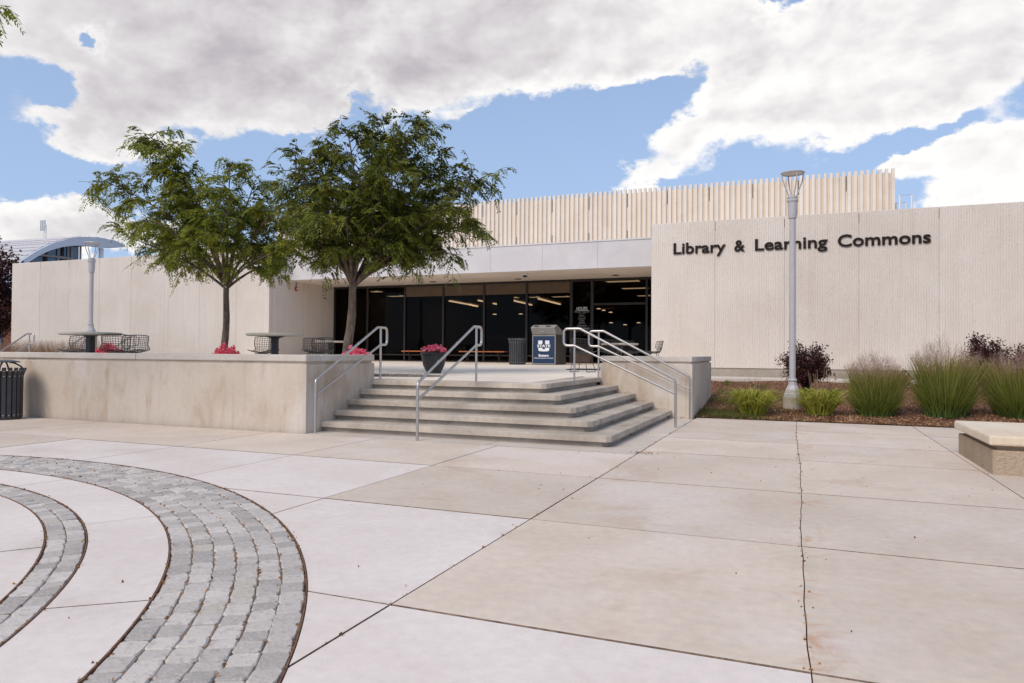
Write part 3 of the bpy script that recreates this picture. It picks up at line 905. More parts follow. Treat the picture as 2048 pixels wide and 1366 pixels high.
# interior shell
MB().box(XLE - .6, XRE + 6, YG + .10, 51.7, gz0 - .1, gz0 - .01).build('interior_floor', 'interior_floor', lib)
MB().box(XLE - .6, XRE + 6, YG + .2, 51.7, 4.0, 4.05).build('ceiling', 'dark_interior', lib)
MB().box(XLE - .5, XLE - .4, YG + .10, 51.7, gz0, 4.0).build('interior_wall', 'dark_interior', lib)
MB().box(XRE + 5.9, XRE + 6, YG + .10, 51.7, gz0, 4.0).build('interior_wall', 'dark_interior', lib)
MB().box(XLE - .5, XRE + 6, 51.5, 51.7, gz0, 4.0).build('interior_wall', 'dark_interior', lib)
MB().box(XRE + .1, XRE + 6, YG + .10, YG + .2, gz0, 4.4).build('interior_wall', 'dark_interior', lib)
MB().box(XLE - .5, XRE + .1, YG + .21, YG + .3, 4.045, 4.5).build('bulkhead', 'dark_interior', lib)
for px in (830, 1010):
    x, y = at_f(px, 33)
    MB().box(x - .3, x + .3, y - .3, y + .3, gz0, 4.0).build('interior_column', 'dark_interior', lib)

lights = []
for i, (pa, pb) in enumerate((((899, 603), (954, 613)), ((1016, 600), (1052, 608)), ((1077, 598.5), (1120, 609.5)), ((987, 608), (1007, 612.5)), ((957, 602), (967, 604)), ((1055, 609), (1063, 611)), ((940, 610), (955, 614)))):
    a, b_ = at_z(*pa, 3.9), at_z(*pb, 3.9)
    d = (b_ - a).normalized() * .05; s_ = Vector((-d.y, d.x, 0))
    o = thing('tube_lamp', a.lerp(b_, .5), None, 'ceiling light', 'linear lamps on the library ceiling')
    MB().add([a + s_ + Vector((0, 0, z)) for z in (0, .06)] + [b_ + s_ + Vector((0, 0, z)) for z in (0, .06)] + [b_ - s_ + Vector((0, 0, z)) for z in (0, .06)] + [a - s_ + Vector((0, 0, z)) for z in (0, .06)],
             [(0, 2, 4, 6), (1, 7, 5, 3), (0, 1, 3, 2), (2, 3, 5, 4), (4, 5, 7, 6), (6, 7, 1, 0)]).build('tube', 'tube_light', o)
    MB().box(o.location.x - .1, o.location.x + .1, o.location.y - .1, o.location.y + .1, 3.961, 3.998).build('bracket', 'black_metal', o)
    o['label'] = ['long thin ceiling lamp seen through the window behind the flower pot', 'long thin ceiling lamp, middle one above the book return box', 'long thin ceiling lamp just left of the opening hours', 'short thin ceiling lamp left of the long middle lamp', 'short lamp end beside the mullion above the middle handrail', 'short lamp piece right of the mullion above the book return', 'far thin ceiling lamp above the flower pot'][i]
for i, (xa, xb, py) in enumerate(((1210, 1279, 562), (1242, 1297, 576), (1274, 1300, 591), (1000, 1036, 595), (1057, 1078, 594), (1103, 1138, 593), (774, 808, 592), (739, 760, 583))):
    a, b_ = at_z(xa, py, 3.985), at_z(xb, py, 3.985)
    y0 = max(YG + .5, (a.y + b_.y) / 2)
    o = thing('troffer_lamp', ((a.x + b_.x) / 2, y0, 3.98), None, 'ceiling light', 'rectangular lamps in the library ceiling')
    MB().box(min(a.x, b_.x), max(a.x, b_.x), y0 - .3, y0 + .3, 3.975, 3.995).build('diffuser', 'troffer_light', o)
    for yy in (y0 - .32, y0 + .30): MB().box(min(a.x, b_.x), max(a.x, b_.x), yy, yy + .02, 3.965, 3.996).build('trim', 'black_metal', o)
    o['label'] = ['rectangular ceiling lamp over the doors, nearest one', 'rectangular ceiling lamp over the doors, second one back', 'rectangular ceiling lamp over the doors, third one back', 'rectangular ceiling lamp left of the long middle tube lamp', 'rectangular ceiling lamp right of the mullion over the book return', 'rectangular ceiling lamp left of the opening hours glass', 'rectangular ceiling lamp right of the right tree trunk', 'dim rectangular ceiling lamp nearest the right tree trunk'][i]
for i, (px, py) in enumerate(((989, 628), (1041, 627.5), (1197, 617), (1221, 624), (1207, 620), (1222, 645), (1250, 649), (1277, 645))):
    x, y = at_f(px, 44); z = CAM_H + (703.5 + (px - 1024) * .0069 - py) * 44 / FPX
    o = thing('pendant_lamp', (x, y, z), None, 'ceiling light', 'small far pendant lamps inside the library')
    MB().lathe([(.02, .05), (.11, .03), (.13, 0)], 12, (x, y, z)).build('shade', 'pendant_light', o)
    MB().tube([(x, y, z + .05), (x, y, 4.0)], .01, 5).build('cord', 'black_metal', o)
    o['label'] = 'small far pendant lamp %s' % ['left of the book return box', 'above the left side of the book return', 'behind the glass door, upper left one', 'behind the glass door, upper middle one', 'behind the glass door, tiny one', 'behind the glass door, lower left one', 'behind the glass door, lower middle one', 'behind the glass door, lower right one'][i]
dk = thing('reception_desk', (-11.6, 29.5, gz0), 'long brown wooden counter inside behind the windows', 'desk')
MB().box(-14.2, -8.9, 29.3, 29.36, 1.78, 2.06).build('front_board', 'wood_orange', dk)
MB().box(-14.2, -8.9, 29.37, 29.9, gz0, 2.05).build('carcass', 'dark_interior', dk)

# ribbed penthouse
xr_end = 3.02
PW = 1.56; pitch = PW / 8
npan = 17
xl_end = xr_end - npan * PW
MB().box(xl_end, xr_end - .01, YP, YP + .15, 4.63, 7.52).build('penthouse_wall', 'rib_back', lib)
MB().box(xr_end - .16, xr_end - .012, YP + .16, 40, 4.63, 7.52).build('penthouse_wall', 'rib_back', lib)
MB().box(xl_end, xl_end + .15, YP + .16, 40, 4.63, 7.52).build('penthouse_wall', 'rib_back', lib)
MB().box(xl_end + .16, xr_end - .17, YP + .16, 40, 7.0, 7.1).build('penthouse_roof', 'roof_metal', lib)
rib_me = None
for k in range(npan * 8):
    x = xr_end - .06 - k * pitch
    if rib_me is None:
        hw = .059
        mb = MB().add([(-hw, .10, 0), (hw, .10, 0), (hw * .82, -.02, 0), (-hw * .82, -.02, 0), (-hw, .10, 3.0), (hw, .10, 3.0), (hw * .82, -.02, 3.0), (-hw * .82, -.02, 3.0)],
                      [(0, 1, 2, 3), (7, 6, 5, 4), (3, 2, 6, 7), (1, 0, 4, 5), (0, 3, 7, 4), (2, 1, 5, 6)])
        rib_me = bpy.data.meshes.new('rib'); rib_me.from_pydata(mb.v, [], mb.f); rib_me.materials.append(M['rib_conc'])
    o = bpy.data.objects.new('rib', rib_me); COL.objects.link(o); o.parent = lib
    o.location = Vector((x, YP - .04, 4.66 + random.uniform(-.008, .008))) - lib.location
for k in range(1, npan):
    x = xr_end - k * PW + pitch * .5 - .06
    MB().box(x - .012, x + .012, YP - .004, YP + .01, 6.98, 7.52).build('panel_joint', 'black_gap', lib)
    MB().box(x - .012, x + .012, YP - .004, YP + .01, 4.7, 6.05).build('panel_joint', 'black_gap', lib)
# white guard rail on the roof
a, b_ = at_y(1800, 412, 27.2), at_y(1824, 389, 27.2)
rr = thing('roof_rail', (a.x, 27.2, 4.62), 'white square tube guard frame on the roof edge', 'guard rail')
for k, (ins, yy) in enumerate(((0, 27.2), (.06, 27.7))):
    MB().tube([(a.x + ins - k * .12, yy, 4.62), (a.x + ins - k * .12, yy, b_.z - k * .16), (b_.x - ins - k * .05, yy, b_.z - k * .16), (b_.x - ins - k * .05, yy, 4.62)], .035, 4).build('loop', 'white_paint', rr, smooth=False)

# ------------------------------------------------------------------ lettering
def text_mesh(s_, bold=.0, extrude=.0, size=1.0):
    cu = bpy.data.curves.new('txt', 'FONT'); cu.body = s_; cu.size = size; cu.offset = bold; cu.extrude = extrude; cu.resolution_u = 4
    o = bpy.data.objects.new('txt', cu); COL.objects.link(o)
    dg = bpy.context.evaluated_depsgraph_get(); me_ = bpy.data.meshes.new_from_object(o.evaluated_get(dg))
    vs = [tuple(v.co) for v in me_.vertices]; fs = [tuple(p.vertices) for p in me_.polygons]
    bpy.data.objects.remove(o); bpy.data.curves.remove(cu); bpy.data.meshes.remove(me_)
    return vs, fs


def islands(vs, fs):
    par = list(range(len(vs)))
    def find(i):
        while par[i] != i: par[i] = par[par[i]]; i = par[i]
        return i
    for f in fs:
        for i in f[1:]: par[find(i)] = find(f[0])
    grp = {}
    for f in fs: grp.setdefault(find(f[0]), []).append(f)
    items = []
    for fl in grp.values():
        idx = {i for f in fl for i in f}; xs_ = [vs[i][0] for i in idx]
        items.append([min(xs_), max(xs_), fl])
    items.sort(key=lambda q: q[0])
    out = []
    for it in items:
        if out:
            ov = min(out[-1][1], it[1]) - max(out[-1][0], it[0])
            if ov > .6 * min(out[-1][1] - out[-1][0], it[1] - it[0]):
                out[-1] = [min(out[-1][0], it[0]), max(out[-1][1], it[1]), out[-1][2] + it[2]]; continue
        out.append(it)
    return out


LX = lambda px: at_y(px, 500, YW - .03).x
sign = thing('wall_sign', (LX(1600), YW - .03, 3.9), 'dark brown raised letters reading Library & Learning Commons on the cream wall', 'sign')
SZ0 = at_y(1347, 508.5, YW - .03).z
SZ1 = at_y(1347, 486.5, YW - .03).z
for word, pa, pb in (('Library', 1347, 1451), ('&', 1468.5, 1489.5), ('Learning', 1510, 1655), ('Commons', 1675.5, 1862)):
    vs, fs = text_mesh(word, .017, .02)
    caps = (SZ1 - SZ0)
    ref, _ = text_mesh('L', .017, .02); ch_ = max(v[1] for v in ref) - min(v[1] for v in ref); zmin = min(v[1] for v in ref)
    x0, x1 = min(v[0] for v in vs), max(v[0] for v in vs)
    sx = (LX(pb) - LX(pa)) / (x1 - x0); sz = caps / ch_
    for a, b_, fl in islands(vs, fs):
        idx = sorted({i for f in fl for i in f}); mp_ = {i: k for k, i in enumerate(idx)}
        mb = MB(); mb.v = [(LX(pa) + (vs[i][0] - x0) * sx, YW - .022 - vs[i][2], SZ0 + (vs[i][1] - zmin) * sz) for i in idx]
        mb.f = [tuple(mp_[i] for i in f) for f in fl]
        mb.build('letter', 'letter_brown', sign)


def flat_text(parent, s_, cx_, y, z, width=None, height=None, bold=0.0, name='lettering', mat='print_white'):
    vs, fs = text_mesh(s_, bold)
    x0, x1 = min(v[0] for v in vs), max(v[0] for v in vs); z0_, z1_ = min(v[1] for v in vs), max(v[1] for v in vs)
    k = (height / (z1_ - z0_)) if height else (width / (x1 - x0))
    kx = (width / (x1 - x0)) if width else k
    mb = MB(); mb.v = [(cx_ + (v[0] - (x0 + x1) / 2) * kx, y, z + (v[1] - z0_) * k) for v in vs]; mb.f = fs
    return mb.build(name, mat, parent)


hp0 = (mull[6] + mull[7]) / 2
hours = thing('hours_lettering', (hp0, YG + .014, 1.9), 'white opening hours lettering on the glass beside the door', 'sign')
zpx = lambda py: at_y(1164, py, YG).z
for s_, py, wpx, hpx, bd in (('HOURS', 620.2, 22, 6.4, .01), ('MONDAY - THURSDAY', 625.2, 31, 2.2, .0), ('8 am - 7 pm', 628.2, 14, 2.3, 0), ('FRIDAY', 632.0, 10.5, 2.2, 0), ('8 am - 5 pm', 635, 14.5, 2.3, 0), ('SATURDAY', 638.6, 16, 2.2, 0), ('Closed', 641.8, 9, 2.4, 0),
                         ('SUNDAY', 645.4, 12, 2.2, 0), ('4 pm - 9 pm', 648.6, 15, 2.4, 0), ('SUMMER HOURS', 652.6, 20, 2.4, 0), ('Monday - Friday 8 am - 5 pm', 656, 30, 2.3, 0), ('ID CARD OFFICE HOURS', 659.6, 33, 2.4, 0), ('Monday - Friday 9 am - 4 pm', 662.8, 30, 2.2, 0)):
    flat_text(hours, s_, hp0, YG + .014, zpx(py), wpx * 27.2 / FPX, hpx * 27.2 / FPX, bd, mat='print_white' if hpx > 4 else 'print_dim')
MB().box(hp0 - .28, hp0 + .28, YG + .0115, YG + .0175, zpx(621.6), zpx(620.9)).build('rule', 'print_white', hours)
MB().box(hp0 - .28, hp0 + .28, YG + .0115, YG + .0175, zpx(657.2), zpx(656.8)).build('rule', 'print_white', hours)

# ------------------------------------------------------------------ book return
bx0, bx1, by0, by1, bz = -8.46, -7.60, 22.65, 23.75, terr(22.7)
br = thing('book_return', (-8.03, 23.1, bz), 'navy and grey metal book return box with white block U emblem', 'book return')
MB().box(bx0, bx1, by0, by1, bz, bz + 1.02).build('body', 'grey_plastic', br, bevel=.015)
hz = bz + 1.02
MB().add([(bx0, by0, hz), (bx1, by0, hz), (bx1 + .0, by0 - .16, hz + .24), (bx0 - .0, by0 - .16, hz + .24), (bx0, by0 + .1, hz + .33), (bx1, by0 + .1, hz + .33), (bx0, by1, hz + .06), (bx1, by1, hz + .06), (bx0, by1, hz), (bx1, by1, hz)],
         [(0, 1, 2, 3), (3, 2, 5, 4), (4, 5, 7, 6), (6, 7, 9, 8), (0, 3, 4, 6, 8), (1, 9, 7, 5, 2), (0, 8, 9, 1)]).build('hood', 'grey_hood', br, bevel=.02)
for xx in (-8.28, -7.86): MB().box(xx - .08, xx + .08, by0 - .11, by0 - .02, hz + .285, hz + .30).build('hinge', 'black_metal', br)
MB().box(-8.10, -7.98, by0 - .125, by0 - .10, hz + .10, hz + .12).build('pull_handle', 'bolt', br)
MB().box(bx0 + .015, bx1 - .015, by0 - .012, by0 + .01, bz + .02, bz + 1.0).build('door_frame', 'grey_hood', br)
dr = MB().box(bx0 + .045, bx1 - .045, by0 - .018, by0 - .005, bz + .05, bz + .97).build('door_panel', 'navy', br)
MB().lathe([(.03, 0), (.03, .012), (.01, .02)], 12, (0, 0, 0)).build('lock', 'bolt', br).matrix_local = Matrix.Translation(Vector((bx0 + .10, by0 - .018, bz + .60)) - br.location) @ Matrix.Rotation(math.pi / 2, 4, 'X')
em = thing_ = None
yF = by0 - .0215
def eb(x0, x1, z0, z1, mat='print_white', y=yF): MB().box(x0, x1, y - .002, y + .002, z0, z1).build('emblem', mat, dr)
uc = -8.03
eb(uc - .20, uc - .05, bz + .70, bz + .82); eb(uc + .05, uc + .20, bz + .70, bz + .82)
# lower bowl of the U
n = 10; po = []
for i in range(n + 1):
    th = math.pi + math.pi * i / n; po.append((uc + .195 * (abs(math.cos(th)) ** .55) * (1 if math.cos(th) > 0 else -1), bz + .52 - .065 * (abs(math.sin(th)) ** .6)))
po = [(uc - .195, bz + .575)] + po + [(uc + .195, bz + .575), (uc + .045, bz + .575), (uc + .045, bz + .53), (uc - .045, bz + .53), (uc - .045, bz + .575)]
mb = MB(); mb.v = [(x, yF, z) for x, z in po]; mb.f = [tuple(range(len(po)))]; mb.build('emblem', 'print_white', dr)
flat_text(dr, 'STATE', uc, yF - .001, bz + .592, .47, .092, .035)
flat_text(dr, 'Eastern', uc, yF, bz + .275, .36, .085, .035)
flat_text(dr, 'Library & Learning Commons', uc, yF, bz + .20, .68, .05, .015)

# ------------------------------------------------------------------ litter bins
def make_bin(lid, label):
    o = thing('litter_bin', (0, 0, 0), label, 'trash can', 'slatted black metal litter bins')
    n = 22
    for k in range(n):
        th = 2 * math.pi * k / n; c, s_ = math.cos(th), math.sin(th)
        prof = [(.285, .03), (.285, .45), (.287, .72), (.297, .79), (.325, .86), (.335, .90)]
        vs = []
        for r_, z in prof:
            for dr_, dt in ((0, -.031), (0, .031), (-.012, .031), (-.012, -.031)):
                rr_ = r_ + dr_; vs.append((rr_ * c - dt * s_, rr_ * s_ + dt * c, z))
        fs = [(i * 4 + j, i * 4 + (j + 1) % 4, i * 4 + 4 + (j + 1) % 4, i * 4 + 4 + j) for i in range(5) for j in range(4)] + [(3, 2, 1, 0), (20, 21, 22, 23)]
        sl = MB().add(vs, fs).build('slat', 'can_metal', o)
        mb = MB()
        for z in (.08, .76, .85):
            r_ = .287 if z < .5 else (.294 if z < .8 else .322)
            mb.add([(r_ * c - a * s_, r_ * s_ + a * c, z + b_) for a, b_ in ((-.008, -.008), (.008, -.008), (.008, .008), (-.008, .008))] + [((r_ + .006) * c, (r_ + .006) * s_, z)], [(0, 1, 4), (1, 2, 4), (2, 3, 4), (3, 0, 4)])
        mb.build('bolt', 'bolt', sl)
    MB().lathe([(.268, .02), (.268, .84), (.25, .84), (.25, .04)], 28).build('liner', 'black_gap', o)
    MB().lathe([(.10, 0), (.27, 0), (.27, .03), (.1, .03)], 24).build('base_ring', 'can_metal', o)
    if lid:
        MB().lathe([(.235, 1.0), (.24, 1.005), (.23, 1.02), (.12, 1.045), (.01, 1.05)], 32).build('rain_lid', 'can_metal', o, smooth=True)
        for k in range(4):
            th = math.pi / 4 + k * math.pi / 2; c, s_ = math.cos(th), math.sin(th)
            MB().tube([(.30 * c, .30 * s_, .86), (.25 * c, .25 * s_, .93), (.16 * c, .16 * s_, .985), (.08 * c, .08 * s_, 1.005)], .014, 6).build('lid_arm', 'can_metal', o)
    return o


b1 = make_bin(True, 'slatted black litter bin with rain lid against the long retaining wall')
x, y = at_f(9, 12.55); b1.location = (x, y, 0)
b2 = make_bin(False, 'slatted black litter bin without lid beside the book return')
x, y = at_f(1035, 24.2); b2.location = (x, y, terr(y))

# ------------------------------------------------------------------ lamp posts
def lamp_post(loc, pole_top, label, pedestal):
    o = thing('lamp_post', loc, label, 'street lamp', 'grey lamp posts with open ring heads')
    x, y, z = loc
    MB().lathe([(.185, z - .25), (.185, z + pedestal)], 16, (x, y, 0)).build('plinth', 'footing_conc', o)
    zb = z + pedestal
    MB().lathe([(.175, 0), (.175, .06), (.15, .08), (.14, .15), (.09, .24), (.08, .31), (.092, .33), (.092, .355), (.067, .375)], 8, (x, y, zb), rot=math.pi / 8).build('base', 'lamp_paint', o, smooth=False)
    zp = zb + .37
    MB().lathe([(.063, zp), (.060, pole_top)], 16, (x, y, 0)).build('pole', 'lamp_paint', o, smooth=True)
    MB().lathe([(.082, pole_top - .01), (.082, pole_top + .02), (.085, pole_top + .03), (.095, pole_top + .30), (.112, pole_top + .34), (.112, pole_top + .36), (.095, pole_top + .38), (.105, pole_top + .40), (.105, pole_top + .42), (.06, pole_top + .45)], 20, (x, y, 0)).build('collar', 'lamp_paint', o)
    hz_ = pole_top + .42
    for k in range(4):
        th = math.radians(22) + k * math.pi / 2; c, s_ = math.cos(th), math.sin(th)
        mb = MB().tube([(x + c * r_, y + s_ * r_, hz_ + dz) for r_, dz in ((.07, 0), (.12, .13), (.17, .25), (.205, .36), (.215, .47))], .0125, 6)
        mb.build('arm', 'lamp_paint', o)
    MB().tube([(x + .218 * math.cos(2 * math.pi * i / 28), y + .218 * math.sin(2 * math.pi * i / 28), hz_ + .49) for i in range(28)], .017, 6, closed=True).build('head_ring', 'lamp_paint', o)
    MB().lathe([(.205, hz_ + .487), (.21, hz_ + .50), (.1, hz_ + .53), (.01, hz_ + .54)], 28, (x, y, 0)).build('head_cap', 'white_paint', o, smooth=True)
    return o


x, y = at_f(1585, 14.43)
lamp_post((x, y, .20), 4.02, 'tall grey lamp post in the planting bed before the lettered wall', .17)
x, y = at_f(181, 22)
lamp_post((x, y, .78), 3.63, 'grey lamp post behind the left round table on the terrace', .90)

# ------------------------------------------------------------------ tables and wire chairs
def make_table(label):
    o = thing('round_table', (0, 0, 0), label, 'table', 'round stone-topped tables on the terrace')
    MB().lathe([(.50, .735), (.53, .75), (.535, .77), (.53, .785), (.50, .79)], 40).build('table_top', 'table_stone', o, smooth=True)
    MB().box(-.055, .055, -.055, .055, .02, .70).build('pedestal', 'black_metal', o)
    MB().add([(-.20, -.03, .734), (.20, -.03, .734), (.20, .03, .734), (-.20, .03, .734), (-.06, -.03, .69), (.06, -.03, .69), (.06, .03, .69), (-.06, .03, .69)], [(0, 1, 2, 3), (4, 7, 6, 5), (0, 4, 5, 1), (1, 5, 6, 2), (2, 6, 7, 3), (3, 7, 4, 0)]).build('bracket', 'black_metal', o)
    MB().lathe([(.24, 0), (.24, .015), (.08, .03)], 24).build('foot_plate', 'black_metal', o)
    return o


def make_chair(label):
    o = thing('wire_chair', (0, 0, 0), label, 'chair', 'black wire mesh chairs on the terrace')
    prof = [(-.24, .445, .23), (-.12, .43, .255), (.05, .42, .265), (.17, .435, .265), (.225, .50, .26), (.25, .58, .265), (.275, .68, .275), (.295, .78, .27)]
    def surf(u_, v_):
        f = v_ * (len(prof) - 1); i = min(int(f), len(prof) - 2); t_ = f - i
        y_, z_, hw = (prof[i][k] * (1 - t_) + prof[i + 1][k] * t_ for k in range(3))
        bk = max(0, min(1, (v_ - .45) / .3))
        return (u_ * hw * (1 - .08 * bk * u_ * u_), y_ - bk * .15 * u_ * u_, z_ + (1 - bk) * .05 * u_ * u_ - .02 * bk * u_ * u_ * (v_ > .8))
    for nm, v0, v1, nu, nv in (('seat', 0, .5, 11, 7), ('backrest', .5, 1, 12, 8)):
        mb = MB()
        for i in range(nu + 1):
            u_ = -1 + 2 * i / nu
            mb.tube([surf(u_, v0 + (v1 - v0) * k / 8) for k in range(9)], .0045 if 0 < i < nu else .008, 4, cap=False)
        for k in range(nv + 1):
            v_ = v0 + (v1 - v0) * k / nv
            rim = (nm == 'seat' and k == 0) or (nm == 'backrest' and k == nv)
            mb.tube([surf(-1 + 2 * i / 12, v_) for i in range(13)], .008 if rim else .0045, 4, cap=False)
        mb.build(nm, 'wire_metal', o)
    for s_ in (-1, 1):
        MB().tube(fillet([(s_ * .13, -.10, .42), (s_ * .23, -.20, .01), (s_ * .23, .22, .01), (s_ * .13, .12, .42)], .03), .0085, 6).build('sled_leg', 'wire_metal', o)
    MB().tube([(-.135, -.1, .415), (.135, -.1, .415)], .008, 6).build('stretcher', 'wire_metal', o)
    return o


t0 = make_table('round stone table with black pedestal in front of the far lamp post')
x, y = at_f(181, 13.55); t0.location = (x, y, terr(y) + .03)
x, y = at_f(550, 13.7); dup(t0, (x, y, terr(y) + .03), .4, 'round stone table with black pedestal between the two trees')
x, y = at_f(661, 24.5); dup(t0, (x, y, terr(y) - .01), 0, 'far pale table beside the return wall, behind the right tree')
x, y = at_f(1239, 20.0); dup(t0, (x, y, terr(y) - .08), 0, 'far pale table before the glass doors behind the right handrails')
c0 = make_chair('black wire chair left of the left table pedestal')
CH = [(152, 14.6, .25, None), (237, 13.5, -2.6, 'black wire chair right of the left table, nearest the wall'), (266, 14.4, -1.9, 'black wire chair right of the left table, half hidden behind another'),
      (527, 14.9, .3, 'black wire chair behind the round table between the trees'), (641, 16.4, .3, 'black wire chair left of the right tree trunk, front one of two'), (629, 17.2, .8, 'black wire chair left of the right tree trunk, back one of two'),
      (1166, 16.7, 2.9, 'black wire chair behind the nearer right flank handrail'), (1306, 20.2, -1.2, 'black wire chair standing out before the cream wall'), (1262, 20.6, 2.6, 'dark wire chair at the far table right of the hours lettering'), (1222, 18.9, 3.0, 'dark wire chair left of the far table by the doors')]
for i, (px, F, rz, lb) in enumerate(CH):
    x, y = at_f(px, F); z = terr(y) + .002
    if i == 0: c0.location = (x, y, z); c0.rotation_euler.z = rz
    else: dup(c0, (x, y, z), rz, lb)
x, y = at_f(1190, 18.3)
mat_ = MB().box(x - .75, x + 1.1, y - .1, y + .75, terr(y) + .002, terr(y) + .02).build('door_mat', 'black_metal'); tag(mat_, 'thin black mat on the terrace behind the right handrails', 'mat')

# ------------------------------------------------------------------ benches
def make_bench(xa, xb, y, label):
    z = terr(y); o = thing('bench', ((xa + xb) / 2, y, z), label, 'bench', 'orange slatted benches under the windows')
    for k in range(4):
        MB().box(xa, xb, y - .2 + k * .1, y - .115 + k * .1, z + .40, z + .44).build('slat', 'wood_orange', o)
    for xx in (xa + .28, xb - .28):
        MB().tube(fillet([(xx, y - .16, z), (xx, y - .05, z + .14), (xx, y - .12, z + .3), (xx, y - .16, z + .398)], .05), .017, 6).build('leg', 'black_metal', o)
        MB().tube(fillet([(xx, y + .16, z), (xx, y + .05, z + .14), (xx, y + .12, z + .3), (xx, y + .16, z + .398)], .05), .017, 6).build('leg', 'black_metal', o)
        MB().tube([(xx, y - .17, z + .385), (xx, y + .17, z + .385)], .014, 6).build('leg_bar', 'black_metal', o)


make_bench(at_y(808, 706, 24.9).x, at_y(892, 706, 24.9).x, 24.9, 'orange slatted bench under the windows behind the flower pot')
make_bench(at_y(922, 706, 24.9).x, at_y(1012, 706, 24.9).x, 24.9, 'orange slatted bench under the windows left of the litter bin')

# ------------------------------------------------------------------ foliage builders
def blades_mesh(name, n, base_r, h, spread, width, mat, parent, center, curve=.5, seg=5, hvar=.25, tipup=0.0, seed=0, thin=.15):
    g2 = np.random.default_rng(seed)
    th = g2.uniform(0, 2 * np.pi, n); rr_ = base_r * np.sqrt(g2.uniform(0, 1, n))
    bx = rr_ * np.cos(th); by = rr_ * np.sin(th)
    H = h * (1 - hvar * g2.uniform(0, 1, n)); lean = spread * (.25 + .75 * (rr_ / base_r)) * g2.uniform(.4, 1.15, n)
    ph = th + g2.normal(0, .35, n)
    V = np.zeros((n, seg + 1, 2, 3)); A = np.zeros((n, seg + 1, 2))
    sd_ = g2.uniform(0, np.pi, n)
    for k in range(seg + 1):
        t_ = k / seg
        out = lean * (t_ * (1 - curve) + curve * t_ ** 2.2)
        x_ = bx + out * np.cos(ph); y_ = by + out * np.sin(ph); z_ = H * (t_ - tipup * t_ ** 3)
        w_ = width * (1 - (1 - thin) * t_ ** 1.5) * .5
        for j, s_ in ((0, -1), (1, 1)):
            V[:, k, j, 0] = x_ + s_ * w_ * np.cos(sd_); V[:, k, j, 1] = y_ + s_ * w_ * np.sin(sd_); V[:, k, j, 2] = z_
            A[:, k, j] = t_
    V = V.reshape(-1, 3) + np.array(center)
    idx = np.arange(n)[:, None] * (seg + 1) * 2 + np.arange(seg)[None, :] * 2
    Fq = np.stack([idx, idx + 1, idx + 3, idx + 2], -1).reshape(-1, 4)
    return np_mesh(name, V, Fq, mat, parent, A.ravel())


def cards(name, C_, size, mat, parent, seed=0, aspect=2.0, jit=.4):
    """many small pointed leaf faces at points C_"""
    g2 = np.random.default_rng(seed); n = len(C_); C_ = np.asarray(C_)
    d = g2.normal(0, 1, (n, 3)); d /= np.linalg.norm(d, axis=1)[:, None]
    e = g2.normal(0, 1, (n, 3)); e -= (e * d).sum(1)[:, None] * d; e /= np.linalg.norm(e, axis=1)[:, None]
    L = (size * g2.uniform(1 - jit, 1 + jit, n))[:, None]; W = L / aspect
    V = np.stack([C_ - d * L * .5, C_ + e * W * .5, C_ + d * L * .5, C_ - e * W * .5], 1).reshape(-1, 3)
    return np_mesh(name, V, np.arange(n * 4).reshape(-1, 4), mat, parent)


def flowers(loc, rx, ry, h, pet, label, n=60, cat='flowers', seed=1):
    o = thing('flower_clump', loc, label, cat, 'flower clumps on the terrace')
    g2 = np.random.default_rng(seed)
    th = g2.uniform(0, 2 * np.pi, n * 8); r_ = np.sqrt(g2.uniform(0, 1, n * 8))
    P = np.stack([rx * r_ * np.cos(th), ry * r_ * np.sin(th), h * (1 - r_ ** 2) * g2.uniform(.1, .85, n * 8)], 1) + np.array(loc)
    cards('leaves', P, .06, 'leaf_flower_green', o, seed, 1.5)
    th = g2.uniform(0, 2 * np.pi, n); r_ = np.sqrt(g2.uniform(0, 1, n))
    Cn = np.stack([rx * r_ * np.cos(th), ry * r_ * np.sin(th), h * (.55 + .45 * (1 - r_ ** 2)) * g2.uniform(.8, 1.1, n)], 1)
    Pt = (Cn[:, None, :] + g2.normal(0, .022, (n, 16, 3))).reshape(-1, 3) + np.array(loc)
    cards('blossoms', Pt, .05, pet, o, seed + 1, 1.15)
    return o


# flower pot
x, y = at_f(868, 15.5); pz = terr(y)
pot = thing('flower_pot', (x, y, pz), 'large round black pot on the terrace behind the middle handrail', 'pot')
MB().lathe([(.155, 0), (.165, .015), (.16, .035), (.19, .08), (.235, .18), (.255, .28), (.262, .33), (.275, .34), (.275, .355), (.265, .365), (.27, .40), (.295, .415), (.295, .445), (.27, .45), (.24, .44), (.23, .40)], 36, (x, y, pz)).build('bowl', 'pot_black', pot, smooth=True)
MB().lathe([(.235, .38), (.235, .40)], 24, (x, y, pz)).build('soil', 'soil', pot)
flowers((x, y, pz + .40), .25, .25, .18, 'petal_pink', 'pink petunias with yellow-green leaves in the black pot', 46, seed=5)

# ------------------------------------------------------------------ honey locust trees
def bez(p0, p1, p2, n):
    return [p0 * (1 - t_) ** 2 + p1 * 2 * t_ * (1 - t_) + p2 * t_ * t_ for t_ in [i / n for i in range(n + 1)]]


